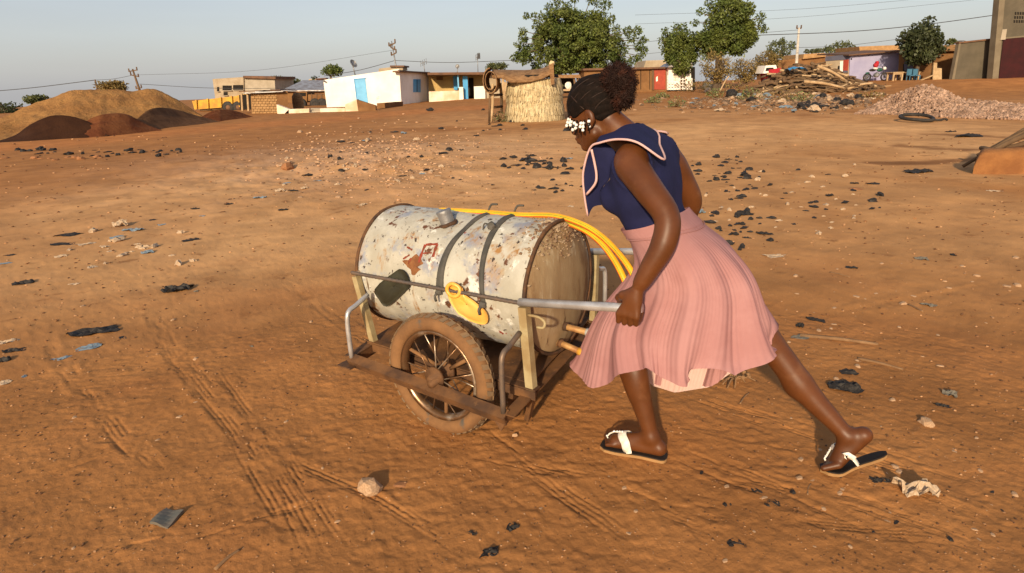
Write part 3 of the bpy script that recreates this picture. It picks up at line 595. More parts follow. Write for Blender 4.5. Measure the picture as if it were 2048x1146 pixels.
# porch house
P0 = A(859, 206, 50); P1 = A(985, 201, 50.5); F = Facade(P0, P1); rt = empty('porch_house', P0, 'ochre house with blue door, post and white porch wall', 'house')
part('roof', M['rustroof'], rt, lambda b: F.slab(b, [(855, 150), (990, 149), (990, 144), (855, 145)], .4, 5))
part('back_wall', M['yellowwall'], rt, lambda b: F.slab(b, [(858, 206), (990, 202), (990, 149), (857, 150)], -2.2, .3))
part('porch_wall', M['whitedirt'], rt, lambda b: F.slab(b, [(858.5, 210), (926, 208), (925, 181), (857.5, 183)], 0, .25))
part('porch_pillar', M['white'], rt, lambda b: F.slab(b, [(919, 209), (927, 208), (926, 174), (918, 174)], .04, .34))
part('porch_wall', M['white'], rt, lambda b: F.slab(b, [(949, 208), (971, 207), (970, 172), (948, 173)], 0, .25))
part('end_wall', M['cream'], rt, lambda b: F.slab(b, [(971.4, 207), (1000, 205), (1000, 152), (970.4, 150)], -.3, .25))
part('post', M['bluedoor'], rt, lambda b: b.bar(F.pt(917, 176, -.1), F.pt(915.5, 147, -.1), .1, .1, up=(0, 1, 0)))
part('door', M['blue'], rt, lambda b: F.slab(b, [(928, 206), (937, 206), (935, 152), (925, 152)], -.5, .07)); part('door', M['blue'], rt, lambda b: F.slab(b, [(908, 180), (915, 180), (914, 152), (906, 152)], -1.9, .07), label='second blue door further inside the porch')
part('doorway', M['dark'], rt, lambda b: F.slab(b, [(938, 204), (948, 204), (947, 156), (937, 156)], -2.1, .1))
part('vent_block', M['mudwall'], rt, lambda b: F.rect(b, 873, 153, 886, 160, -2.1, .1)); part('floor', M['concpale'], rt, lambda b: F.slab(b, [(926, 209.5), (950, 209), (950, 203.5), (926, 204)], .3, 2.4))
# fence of stalks right of the porch
F = Facade(G(1000, 204), G(1022, 203)); rt = empty('stalk_fence', F.P0, 'short fence of dry stalks between the porch house and the granary', 'fence')
for k in range(12): part('stalk', M['palewood'], rt, lambda b: b.tube([F.pt(1001+k*1.9, 206), F.pt(1000+k*1.9+RNG.uniform(-.8, .8), 161+RNG.uniform(-4, 5))], .045, 5))
# ------------------------------------------------------------------ granary of straw matting with a mat roof and stakes
gb = GT(1070, 240); rt = empty('straw_granary', gb, 'round straw granary with a brown mat roof rolled at the left', 'granary')
GR = 1.06; gh = 1.45
gz = lambda l: GR*(1.03-.10*(l/gh)+.02*math.sin(l*9))
part('core', M['straw'], rt, lambda b: b.lathe([(-.1, GR*1.0)]+[(l, gz(l)-.05) for l in np.linspace(0, gh, 14)]+[(gh, .1)], gb, (0, 0, 1), 40))
rg = np.random.default_rng(3); V = []
for row in range(6):
    for k in range(520):
        a = rg.uniform(0, 2*math.pi); z0 = row*.225+rg.uniform(-.05, .05); L_ = rg.uniform(.2, .36); R_ = gz(min(z0, gh))
        p = gb+np.array([math.cos(a)*(R_-.03), math.sin(a)*(R_-.03), z0+L_*.9]); q = gb+np.array([math.cos(a+rg.uniform(-.05, .05))*(R_+rg.uniform(.0, .045)), math.sin(a)*(R_+rg.uniform(.0, .045)), z0])
        q[2] = max(q[2], gb[2]); w = np.array([-math.sin(a), math.cos(a), 0])*rg.uniform(.009, .02); V.append([p-w, p+w, q+w*.6, q-w*.6])
V = np.array(V).reshape(-1, 3); o = np_mesh('straw_fringe', V, np.arange(len(V)).reshape(-1, 4), M['straw'], rt, smooth=False); o['kind'] = 'stuff'
Yg = gb[1]
def mat_roof(b):
    rows = []
    for t in np.linspace(0, 1, 26):
        px = 984+(1106-984)*t; ty = np.interp(px, [984, 1010, 1050, 1080, 1100, 1106], [139, 139.5, 140, 138, 130, 127]); by = np.interp(px, [984, 1005, 1020, 1060, 1085, 1106], [154, 155, 164, 163, 156, 146])
        p = A(px, ty, Yg-.1); q = A(px, by, Yg-1.12); bk = A(px, ty, Yg-.1)+[0, 1.15, -.25]; r_ = .03*math.sin(t*40)
        rows.append([q+[0, .04, -.03], q+[0, -.02, 0], (p*.45+q*.55)+[0, -.06, .05+r_], p, (p+bk)/2+[0, 0, .08], bk, bk+[0, 0, -.06], (p+bk)/2+[0, 0, 0], p-[0, 0, .07], (p*.45+q*.55)-[0, -.02, .05], q+[0, .04, -.03]])
    b.grid(rows)
part('mat_roof', M['thatch'], rt, mat_roof)
def roll(b):     # rolled left end of the mat
    c = A(981, 163, Yg-1.0); P = []
    for t in np.linspace(0, 1, 40):
        a = math.pi*.5+t*4.4*math.pi/2*1.5; R_ = .46*(1-.42*t); P.append((math.cos(a)*R_*.62, math.sin(a)*R_))
    th_ = .035; rows = []
    for s_ in np.linspace(0, 1, 5):
        o_ = np.array([.1*s_, -.25+1.6*s_, 0]); rows.append([c+o_+np.array([x, 0, z]) for x, z in P]+[c+o_+np.array([x*.88, 0, z*.92]) for x, z in P[::-1]])
    b.grid(rows); n = len(P); 
    b.add([c+np.array([x, -.25, z]) for x, z in P]+[c+np.array([x*.88, -.25, z*.92]) for x, z in P], [(i, i+1, n+i+1, n+i) for i in range(n-1)])
part('mat_roll', M['thatch'], rt, roll)
part('mat_flap', M['thatch'], rt, lambda b: b.hexa([A(1102, 170, Yg-1.05), A(1109, 168, Yg-1.05), A(1109, 168, Yg-.75), A(1102, 170, Yg-.75), A(1098, 130, Yg-1.15), A(1107, 126, Yg-1.15), A(1107, 126, Yg-.8), A(1098, 130, Yg-.8)]))
part('gap_shade', M['dark'], rt, lambda b: b.lathe([(0, .01), (0, .9), (.12, .86), (.12, .01)], gb+[0, 0, gh+.02], (0, 0, 1), 24))  # solid black disc, paints in the shade under the mat roof
part('roof_knob', M['straw'], rt, lambda b: b.blob(A(1103, 127, Yg-1.0), .12, 3, 1, .3))
for a_, b_, y in (((982, 243), (985, 168), -1.0), ((1003, 226), (1000, 166), .3)): part('stake', M['palewood'], rt, lambda b: b.tube(crom([A(*a_, Yg+y), (A(*a_, Yg+y)+A(*b_, Yg+y))/2+[.03, 0, 0], A(*b_, Yg+y)], 3), .055, 7))
part('stake', M['darkwood'], rt, lambda b: b.tube([A(978, 246, Yg-1.1), A(980, 176, Yg-1.0)], .04, 6))
for y_ in (189, 213): part('rung', M['darkwood'], rt, lambda b: b.tube([A(982, y_+2, Yg-1.0), A(1004, y_, Yg+.3)], .05, 6))

# ------------------------------------------------------------------ stall, sheds and small white building behind the woman
F = Facade(A(1108, 188, 47), A(1168, 186, 47)); rt = empty('market_stall', F.P0, 'low open stall with green goods and a pale sack under a brown roof', 'stall')
part('roof', M['thatch'], rt, lambda b: F.slab(b, [(1108, 156), (1162, 156), (1160, 149), (1110, 150)], .3, 2.2))
part('back', M['dark'], rt, lambda b: F.slab(b, [(1110, 186), (1150, 186), (1150, 156), (1110, 156)], -1.5, .1))
for x in (1148, 1155, 1161): part('post', M['darkwood'], rt, lambda b: b.tube(crom([F.pt(x, 188), F.pt(x+2, 170), F.pt(x-1, 153)], 3), .09, 6))
part('counter', M['palewood'], rt, lambda b: F.slab(b, [(1110, 182), (1147, 182), (1147, 178.5), (1110, 179)], .05, 1.0))
b = MB(); b.blob(F.pt(1137, 172, -.5), .24, 4, 2, .15, (1, 1, 1.3)); tag(b.build('sack', M['white'], origin=F.pt(1137, 172, -.5)), 'pale sack standing on the stall counter', 'sack')
b = MB(); b.blob(F.pt(1122, 172, -.5), .2, 5, 2, .2, (1.3, 1, .9)); tag(b.build('vegetable_pile', M['weed'], origin=F.pt(1122, 172, -.5)), 'green pile of goods on the stall counter', 'goods')
F = Facade(A(1180, 186, 57), A(1334, 178, 57)); rt = empty('brown_shed', F.P0, 'long brown shed with dark roof edge and a red sheet door', 'shed')
part('wall', M['mudwall'], rt, lambda b: F.slab(b, [(1168, 192), (1334, 182), (1334, 136), (1168, 140)], 0, 4))
part('roof_edge', M['rustroof'], rt, lambda b: F.slab(b, [(1166, 141), (1340, 137), (1340, 133.5), (1166, 137)], .4, 5))
d = part('door', M['reddoor'], rt, lambda b: F.rect(b, 1308.5, 136.5, 1331, 179, .06, .12)); part('notice', M['white'], d, lambda b: F.slab(b, [(1312, 163), (1315.5, 162), (1315.5, 152), (1312, 155)], .075, .02))
for x in (1281, 1299): part('plank_seam', M['dark'], rt, lambda b: F.rect(b, x, 140, x+1.2, 179, .03, .05))
part('post', M['darkwood'], rt, lambda b: F.rect(b, 1304, 138, 1308, 180, .12, .15))
F = Facade(A(1285, 150, 75), A(1345, 150, 75)); b = MB(); F.slab(b, [(1280, 160), (1345, 160), (1330, 120), (1292, 121)], 0, 6); tag(b.build('far_house', M['cream'], origin=F.P0), 'tan house front above the brown shed roof', 'house')
F = Facade(A(1336, 180, 56), A(1386, 178, 56)); rt = empty('white_kiosk', F.P0, 'small white building with two shuttered windows behind a lattice fence', 'kiosk')
part('wall', M['white'], rt, lambda b: F.rect(b, 1337, 135, 1382, 180, -.3, 3)); part('roof', M['zinc'], rt, lambda b: F.slab(b, [(1335, 134.5), (1386, 133), (1384, 125), (1348, 126)], .3, 3.4))
for x in (1348, 1363):
    w = part('window', M['cream'], rt, lambda b: F.rect(b, x, 139, x+8.5, 160, -.2, .1))
    for j in range(3): part('slat', M['white'], w, lambda b: F.rect(b, x+1+j*2.6, 140, x+2+j*2.6, 159, -.17, .03))
part('door_jamb', M['dark'], rt, lambda b: F.rect(b, 1382.3, 134, 1390, 180, -.4, 2))
rt = empty('lattice_fence', F.pt(1335, 179, .8), 'white lattice fence in front of the small white building', 'fence')
for k in range(9): part('upright', M['white'], rt, lambda b: F.rect(b, 1335+k*6, 150 if k in (0,) else 156, 1336.6+k*6, 180, .8, .06))
for y in (158, 164, 170, 176): part('rail', M['white'], rt, lambda b: F.rect(b, 1335, y, 1385, y+1.3, .86, .05))

# ------------------------------------------------------------------ right side: earth roofs, lilac house, mud wall, grey wall, tall building
F = Facade(A(1560, 150, 70), A(1810, 140, 70)); rt = empty('mud_compound', F.P0, 'long row of brown mud roofs behind the firewood and lilac house', 'house')
part('wall', M['mudwall'], rt, lambda b: F.slab(b, [(1556, 160), (1830, 150), (1830, 96), (1556, 121)], 0, 6))
part('parapet', M['mudbrick'], rt, lambda b: (F.slab(b, [(1606, 118), (1652, 113), (1650, 106), (1608, 108)], .4, 5), F.slab(b, [(1720, 106), (1800, 99), (1798, 90), (1718, 93)], .4, 5)))
P0 = A(1652, 164, 50); P1 = A(1697, 162, 48.5); P2 = A(1795, 160, 48.5); F = Facade(P0, P1); F2 = Facade(P1, P2); rt = empty('lilac_house', P1, 'lilac painted flat house with a dark entrance and red door post', 'house')
part('left_wall', M['cream'], rt, lambda b: F.slab(b, [(1650, 170), (1697.4, 168), (1698, 118), (1652, 122)], 0, .3))
part('upper_band', M['greyband'], rt, lambda b: F.slab(b, [(1650, 122.2), (1699, 118.6), (1700, 108.5), (1651, 113)], .04, .4))
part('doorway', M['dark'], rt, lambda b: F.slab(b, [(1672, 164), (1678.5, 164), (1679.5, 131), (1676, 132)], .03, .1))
part('red_panel', M['reddoor'], rt, lambda b: F.slab(b, [(1686, 141), (1695, 141), (1697, 119), (1687, 120)], .05, .1)); part('grey_panel', M['greyband'], rt, lambda b: F.slab(b, [(1685, 166), (1695, 166), (1695, 141.2), (1686, 141.2)], .05, .1))
part('white_jamb', M['white'], rt, lambda b: F.slab(b, [(1678.8, 166), (1684, 166), (1686, 122), (1680, 123)], .05, .1))
part('front_wall', M['lilac'], rt, lambda b: F2.slab(b, [(1697.6, 170), (1800, 166), (1800, 103), (1700.5, 111)], 0, .3))
part('roof', M['rustroof'], rt, lambda b: b.hexa([F2.pt(1698, 111.5, .4), F2.pt(1802, 103, .4), F2.pt(1802, 103)+[0, 5, .2], F2.pt(1698, 111.5)+[0, 5, .2], F2.pt(1698, 109, .4), F2.pt(1802, 100.5, .4), F2.pt(1802, 100.5)+[0, 5, .2], F2.pt(1698, 109)+[0, 5, .2]]))
part('vent', M['dark'], rt, lambda b: F2.rect(b, 1701.5, 116, 1704, 119.5, .02, .05))
F = Facade(A(1790, 162, 47.5), A(1922, 160, 45)); rt = empty('mud_wall', F.P0, 'brown mud house wall behind the dark tree', 'house')
part('wall', M['mudwall'], rt, lambda b: F.slab(b, [(1795, 168), (1912, 164), (1916, 101), (1798, 106)], 0, 4))
part('roof', M['thatch'], rt, lambda b: F.slab(b, [(1790, 105), (1920, 101.5), (1922, 88), (1870, 92)], .4, 4.5))
part('doorway', M['dark'], rt, lambda b: F.rect(b, 1806, 128, 1817, 160, .03, .1)); part('blackboard', M['greyband'], rt, lambda b: F.rect(b, 1808, 124, 1826, 141, .12, .06))
P0 = A(1906, 158, 42.5); P1 = A(1992, 157, 42.5); F = Facade(P0, P1); rt = empty('grey_wall', P0, 'tall plain grey cement wall left of the dark red gate', 'wall')
part('wall_body', M['concrete'], rt, lambda b: F.slab(b, [(1906, 164), (1992, 163), (2000, 78), (1920, 87)], 0, .25))
part('end_pillar', M['concmid'], rt, lambda b: F.slab(b, [(1903, 164), (1908, 164), (1922, 86), (1918, 86.5)], .06, .3))
part('coping', M['rustroof'], rt, lambda b: F.slab(b, [(1918, 87), (2000, 78), (2001, 75), (1918, 84)], .1, .45))
P0 = A(1988, 157, 41.5); P1 = A(2120, 156, 41.5); F = Facade(P0, P1); rt = empty('tall_building', P0, 'tall grey cement building with block vents and a dark red gate', 'building')
part('wall', M['concrete'], rt, lambda b: F.slab(b, [(1990, 166), (2140, 166), (2170, -60), (2009, -60)], 0, .4))
part('corner_pillar', M['concmid'], rt, lambda b: F.slab(b, [(1984, 166), (1996, 166), (2015, -60), (2004, -60)], .12, .5))
part('gate', M['gatered'], rt, lambda b: F.slab(b, [(1997, 160), (2120, 160), (2120, 68), (2007, 78)], .05, .12)); part('lintel', M['concmid'], rt, lambda b: F.slab(b, [(2006, 78), (2120, 68), (2120, 65), (2006, 75)], .08, .15))
part('lamp_block', M['concpale'], rt, lambda b: F.slab(b, [(2001, 80), (2011, 79), (2014, 58), (2005, 59)], .18, .2))
for j in range(3):
    for i in range(6): part('vent_hole', M['dark'], rt, lambda b: F.rect(b, 2030+i*5-j*1.2, 24+j*8, 2033+i*5-j*1.2, 29.5+j*8, .02, .1))

# ------------------------------------------------------------------ motorcycle, table, chairs, planks by the mud wall
def wheel_parts(rt, c, n, r, w):
    wh = part('wheel', M['rubber'], rt, lambda b: b.lathe([(-w, r*.72), (-w, r*.92), (-w*.5, r), (w*.5, r), (w, r*.92), (w, r*.72), (-w, r*.72)], c, n, 20))
    part('rim', M['metal'], wh, lambda b: [b.bar(c-np.cross(n, [0, 0, 1])*r*.72*math.cos(a)-np.array([0, 0, 1])*r*.72*math.sin(a), c+np.cross(n, [0, 0, 1])*r*.72*math.cos(a)+np.array([0, 0, 1])*r*.72*math.sin(a), .02, .02, up=n) for a in np.linspace(0, math.pi, 7)[:-1]])
mb_ = A(1750, 164, 46.5); mb_[2] = float(ground_z(mb_[:1], mb_[1:2])[0]); rt = empty('motorcycle', mb_, 'dark green motorcycle with a red and white load against the lilac wall', 'motorcycle')
green = mat('green motorcycle paint', (.03, .12, .09), rough=.35, spec=.5, bump=0); X = np.array([1., 0, 0]); Z = np.array([0, 0, 1.0]); n_ = np.array([0, 1., 0])
for sx in (-.62, .62): wheel_parts(rt, mb_+X*sx+Z*.29, n_, .29, .05)
part('frame', M['wire'], rt, lambda b: (b.tube([mb_+X*-.62+Z*.29, mb_+X*-.2+Z*.36, mb_+X*.2+Z*.34, mb_+X*.42+Z*.75, mb_+X*.62+Z*.29], .03, 6), b.tube([mb_+X*.42+Z*.75, mb_+X*.36+Z*1.0], .025, 6)))
part('engine', M['metal'], rt, lambda b: b.blob(mb_+X*.02+Z*.42, .2, 2, 2, .1, (1.1, .7, .9)))
part('tank', green, rt, lambda b: b.blob(mb_+X*.2+Z*.76, .24, 1, 2, .03, (1.25, .6, .6))); part('seat', M['rubber'], rt, lambda b: b.blob(mb_+X*-.3+Z*.76, .3, 1, 2, .03, (1.3, .5, .32)))
part('fender', green, rt, lambda b: b.blob(mb_+X*-.62+Z*.56, .2, 1, 2, .03, (1.3, .4, .4))); part('handlebar', M['wire'], rt, lambda b: b.tube([mb_+X*.3+Z*1.02-n_*.34, mb_+X*.38+Z*1.0, mb_+X*.3+Z*1.02+n_*.34], .02, 6)); part('headlamp', M['white'], rt, lambda b: b.blob(mb_+X*.55+Z*.85, .11, 1, 2, .02))
b = MB(); redc = mat('red cloth', (.42, .02, .03), bump=0); c = mb_+X*-.1+Z*1.06; b.blob(c, .2, 5, 2, .25, (1.0, .8, .9)); b.blob(c+Z*.16+X*.05, .13, 6, 2, .25); tag(b.build('red_bundle', redc, origin=c), 'red bundle on the motorcycle seat', 'bundle')
b = MB(); c = mb_+X*-.12+Z*.86; b.blob(c, .2, 6, 2, .1, (1, .8, .4)); tag(b.build('white_bag', M['white'], origin=c), 'flat white bag under the red bundle', 'bag')
def frame_table(px0, px1, yb, yt, Y, label):
    a = A(px0, yb, Y); b_ = A(px1, yb, Y); t = A(px0, yt, Y)[2]; rt = empty('wooden_table', (a+b_)/2, label, 'table'); dY = np.array([0, .7, 0])
    for p in (a, b_, a+dY, b_+dY): part('leg', M['palewood'], rt, lambda k: k.bar(p-[0, 0, .1], np.array([p[0], p[1], t]), .09, .09, up=(0, 1, 0)))
    part('tabletop', M['palewood'], rt, lambda k: k.box(((a+b_)/2+dY/2)*[1, 1, 0]+[0, 0, t+.03], (b_[0]-a[0]+.15, .85, .06)))
    for q in (0, 1): part('apron', M['palewood'], rt, lambda k: k.bar(a*[1, 1, 0]+dY*q+[0, 0, t-.06], b_*[1, 1, 0]+dY*q+[0, 0, t-.06], .05, .1))
frame_table(1785, 1802, 165, 146, 45, 'small square pale wooden table beside the motorcycle'); frame_table(1812, 1835, 163, 146, 45.5, 'long pale wooden table below the dark tree')
for i, (px, lab) in enumerate(((1820, 'blue chair under the dark tree, left one'), (1830, 'blue chair under the dark tree, right one'))):
    c = A(px, 164, 44.5); rt = empty('blue_chair', c, lab, 'chair', 'blue chairs below the dark tree')
    part('seat', M['chairblue'], rt, lambda b: b.box(c+[0, 0, .42], (.4, .4, .05))); part('backrest', M['chairblue'], rt, lambda b: b.box(c+[0, .2, .65], (.4, .05, .4)))
    for sx in (-.17, .17):
        for sy in (-.17, .17): part('leg', M['chairblue'], rt, lambda b: b.bar(c+[sx, sy, -.05], c+[sx, sy, .42], .04, .04, up=(0, 1, 0)))
for x0, x1, yt, lab in ((1866, 1873, 125, 'taller upright pale plank leaning on the mud wall'), (1873.5, 1884, 136, 'wide short pale board standing beside the taller plank')):
    c = A(x0, 164, 43.8); e = A(x1, 164, 43.8); t = A(x0, yt, 43.8)[2]; b = MB(); b.hexa([c-[0, 0, .1], e-[0, 0, .1], e+[0, .08, -.1], c+[0, .08, -.1], [c[0]+.06, c[1]+.35, t], [e[0]+.06, e[1]+.35, t-.03], [e[0]+.06, e[1]+.43, t-.03], [c[0]+.06, c[1]+.43, t]]); tag(b.build('plank', M['palewood'], origin=c), lab, 'plank')
b = MB(); b.bar(A(1840, 161, 44), A(1869, 149, 44), .16, .06); tag(b.build('plank', M['palewood'], origin=A(1840, 161, 44)), 'slanting pale plank propped between the chairs and the upright planks', 'plank')

# small white and red pickup behind the firewood
F = Facade(A(1525, 160, 46), A(1562, 158, 46)); rt = empty('pickup', F.P0, 'white and red pickup half hidden by the firewood heap', 'car')
part('body', redc, rt, lambda b: F.slab(b, [(1540, 168), (1566, 168), (1562, 136), (1538, 139)], .1, 1.6)); part('cab', M['white'], rt, lambda b: F.slab(b, [(1526, 147), (1556, 146), (1552, 130), (1532, 131)], 0, 1.5)); part('windscreen', M['dark'], rt, lambda b: F.slab(b, [(1531, 142), (1548, 141), (1547, 135), (1533, 135.5)], .03, .05))
for x in (1532, 1556): part('wheel', M['rubber'], rt, lambda b: b.lathe([(0, 0), (0, .3), (.2, .3), (.2, 0)], F.pt(x, 166, .15), F.n, 14))
b = MB(); c = A(1592, 134, 41.6); 
gx = [[c+np.array([(i-4)*.14, (j-1.5)*.3, .05*math.sin(i*2.1+j)-.02*(j-1.5)**2-.02*(i-4)**2*.4]) for j in range(4)] for i in range(9)]; b.grid(gx); gx2 = [[p-[0, 0, .02] for p in r_] for r_ in gx]; b.grid(gx2, flip=True)
tag(b.build('tarpaulin', M['blue'], origin=c), 'crumpled blue tarpaulin on top of the firewood heap', 'tarpaulin')

# ------------------------------------------------------------------ firewood heap: every log is a thing
logp = []
for k in range(6):
    b = MB(); rg = np.random.default_rng(60+k); P = [np.array([t*2-1, rg.uniform(-.07, .07), rg.uniform(-.06, .06)]) for t in np.linspace(0, 1, 6)]
    b.tube(crom(P, 2), np.linspace(1, .6, 11)*rg.uniform(.055, .085), 7); logp.append((b, M['darkwood'] if k % 3 == 0 else M['palewood'] if k == 1 else None))
M['logwood'] = mat('grey brown branch bark', (.17, .105, .055), (.10, .06, .032), scale=3, rough=.9, bump=.4, bscale=15)
protos = [b.build('firewood_log', m or M['logwood']) for b, m in logp]
rg = np.random.default_rng(99); cnt = 0
tops = ([1500, 1530, 1560, 1600, 1640, 1670, 1700, 1740, 1790, 1815], [185, 168, 142, 128, 130, 136, 152, 170, 176, 184])
for k in range(250):
    px = rg.uniform(1522, 1788) if k > 60 else rg.uniform(1560, 1700); yb = 190+rg.uniform(-4, 6); yt = np.interp(px, *tops); f = rg.uniform(0, 1)**.8
    Y = 40.8+f*2.2+rg.uniform(-1.0, .3)*(1-f); p = A(px, yb+(yt-yb)*f+3, Y); p[2] = max(p[2], .06)
    tilt = rg.normal(0, .13)-(.32 if px > 1650 else -.22 if px < 1560 else 0)*f
    s_ = rg.uniform(.65, 1.35)*(1 if f < .75 else .8); zone = ('in the low right tail of' if px > 1705 else ('low on' if f < .34 else 'half way up' if f < .68 else 'near the top of')+(' the left side of' if px < 1580 else ' the middle of' if px < 1645 else ' the right side of')); look = ('dark', 'pale', 'grey brown')[0 if k % 3 == 0 else 1 if k % 6 == 1 else 2]
    pr = protos[k % 6]; o = pr if k < 6 else pr.copy()
    if k >= 6: COL.objects.link(o)
    o.location = p; o.rotation_euler = (rg.uniform(0, 6), -tilt, rg.normal(0, .38)); o.scale = (s_, rg.uniform(.8, 1.5), rg.uniform(.8, 1.5)); tag(o, f'{look} dry branch {zone} the firewood heap', 'log', f'{look} logs {zone} the firewood heap')
for (a_, b_, r_, lab) in (((1608, 163), (1688, 176), .10, 'thick pale log lying across the front of the firewood heap'), ((1635, 132), (1690, 160), .10, 'long pale trunk sloping down the right face of the heap'), ((1695, 178), (1745, 166), .09, 'pale pole sticking out of the heap towards the motorcycle'), ((1440, 182), (1458, 152), .05, 'thin forked stick leaning in front of the thicket')):
    p = A(*a_, 40.3); q = A(*b_, 40.3); b = MB(); b.tube(crom([p, (p+q)/2+[0, 0, .08], q], 4), np.linspace(r_, r_*.7, 9), 8); tag(b.build('firewood_log', M['palewood'], origin=p), lab, 'log')

# ------------------------------------------------------------------ heap of pink broken stone, sprawling to the right edge
rid = [(1715, 228), (1760, 205), (1800, 185), (1835, 172), (1865, 172), (1890, 183), (1930, 200), (1980, 205), (2060, 212), (2150, 216)]
bas = [(1715, 229), (1780, 230), (1850, 234), (1950, 237), (2050, 240), (2150, 244)]
rx, ry = zip(*rid); bx, by = zip(*bas)
heap('stone_heap', 'spreading heap of pink broken stone in front of the grey wall', rid, bas, 1.6, mat('pink stone base', (.36, .23, .17), (.26, .15, .1), scale=6, bump=.5, bscale=25), .08, 9)
rt = bpy.data.objects['stone_heap']; SV = []; SF = []; rg = np.random.default_rng(4); V0, F0 = ICO[1]; n0 = 0
for k in range(4200):
    px = 1712+(2120-1712)*rg.uniform(0, 1)**.92; b_ = np.interp(px, bx, by); t_ = np.interp(px, rx, ry); f = rg.uniform(-.04, 1.0)
    base = GT(px, b_) if False else G(px, b_); Yr = base[1]+1.6*max(math.sin(math.pi*min(1, max(0, (px-1715)/435)))**.5, .12); top = A(px, t_, Yr)
    p = base+(top-base)*f; p[2] = base[2]+(top[2]-base[2])*max(f, 0)**1.12+.02; s_ = rg.uniform(.035, .085)
    Rm = np.linalg.qr(rg.normal(size=(3, 3)))[0]; v = (V0*rg.uniform(.6, 1.2, (12, 1))*np.array([1, .8, .6])*s_)@Rm.T+p
    SV.append(v); SF += [(a+n0, c+n0, d+n0) for a, c, d in F0]; n0 += 12
SV = np.concatenate(SV); o = np_mesh('broken_stones', SV, np.array(SF), mat('pink broken stone', (.38, .25, .175), (.24, .145, .095), scale=3, island=.4, bump=0), rt, smooth=False); o['kind'] = 'stuff'
b = MB(); c = GT(1886, 225); c = A(1886, 222, 19.6); b.blob(c, .11, 9, 2, .3, (1.2, 1, 1)); tag(b.build('plastic_bag', M['blue'], origin=c), 'crumpled blue bag at the foot of the pink stone heap', 'bag')

# old tyre and the earth block with poles at the right edge
c = GT(1832, 243); P = [c+np.array([math.cos(a)*.40+.02*math.sin(3*a), math.sin(a)*.46, .06+.05*(1+math.sin(a))+.01*math.sin(2*a)]) for a in np.linspace(0, 2*math.pi, 40, endpoint=False)]
b = MB(); b.tube(P, .045, 9, closed=True); b.tube(crom([c+[.3, -.1, .05], c+[.5, -.22, .04], c+[.66, -.2, .06], c+[.7, -.26, .03]], 4), .028, 6); tag(b.build('old_tyre', M['rubber'], origin=c), 'black worn tyre lying flat before the pink stone heap', 'tyre')
c0 = GT(1945, 348); b = MB(); rows = []
for t in np.linspace(0, 1, 60):
    for_ = []
    X0 = c0+np.array([2.6*t, -.55*t, 0]); h = .30*sstep(-.02, .025, t)+.12*t
    for (dy, dz) in ((-.06, -.1), (0, .0), (.02, .3), (.03, .6), (.05, .88), (.10, 1.0), (.22, 1.03), (.40, 1.04), (.5, .9), (.55, -.3)): 
        q = X0+np.array([dy*.6, dy*.8, dz*h]); q[2] = q[2] if dz > -.05 else -.35; nn = .07*fbm(q[0]/.17, (q[1]+q[2]*3)/.16, 70, 4); for_.append(q+[nn*.8, nn, nn*.6])
    rows.append(for_)
b.grid(rows); tag(b.build('earth_block', mat('orange packed earth', (.29, .125, .04), (.20, .08, .027), scale=3, rough=.95, bump=.6, bscale=18, bdist=.03), origin=c0), 'low block of orange packed earth at the right edge', 'block')
for k, (a_, e_, r_, lab) in enumerate((((1925, 333, 9.35), (2075, 250, 8.95), .030, 'longest grey pole resting on the earth block, lowest tip at left'), ((1955, 312, 9.5), (2078, 244, 9.1), .045, 'thick grey pole behind the longest pole on the earth block'), ((1985, 302, 9.1), (2080, 258, 8.9), .042, 'brown pole in front of the longest pole on the earth block'), ((2010, 296, 9.1), (2085, 274, 8.95), .04, 'short dark pole low at the right edge'), ((1962, 296, 9.8), (1982, 303, 9.5), .04, 'stub of dark wood behind the poles at the earth block'), ((2000, 288, 9.3), (2085, 252, 9.3), .035, 'thin pole highest in the bundle at the right edge'))):
    p = A(*a_); q = A(*e_); b = MB(); b.tube(crom([p, p+(q-p)*.45+[0, 0, .015*(-1)**k], q], 5), np.linspace(r_*.8, r_, 11), 9); tag(b.build('wooden_pole', M['logwood'] if k != 3 else M['darkwood'], origin=p), lab, 'pole')
# ------------------------------------------------------------------ water cart
CM = np.array([-.185, 2.896, 0]); CF = np.array([-.832, .554, 0]); CF /= np.linalg.norm(CF); CL = np.array([-CF[1], CF[0], 0]); CZ = np.array([0, 0, 1.0])
if CL@np.array([0, -1, 0]) < 0: CL = -CL
def C_(x, w, z): return CM+CF*x+CL*w+CZ*z          # cart frame: ahead, towards the camera side, up
def LAT(px, py, w):
    d = ray(px, py); t = ((CM-CAMP)@CL+w)/(d@CL); P = CAMP+d*t; return ((P-CM)@CF, w, P[2])
def PW(px, py, w): return C_(*LAT(px, py, w))
M['rustframe'] = mat('rusty angle iron', (.085, .045, .026), (.19, .09, .036), scale=9, rough=.75, metal=.3, bump=.3, bscale=60, bdist=.004, spots=[((.24, .12, .05), 14, .58, .7)])
M['greypost'] = mat('chipped cream post paint', (.38, .31, .17), (.27, .19, .09), scale=9, rough=.6, bump=.15, bdist=.004, spots=[((.10, .05, .025), 22, .64, .70)])
M['steel'] = mat('worn galvanised pipe', (.60, .59, .59), (.46, .44, .43), scale=14, rough=.33, metal=.55, bump=.05, bdist=.002, spots=[((.2, .11, .06), 30, .68, .75)])
M['rebar'] = mat('ribbed steel bar', (.13, .105, .09), (.20, .14, .10), scale=20, rough=.55, metal=.5, bump=.1, bdist=.003)
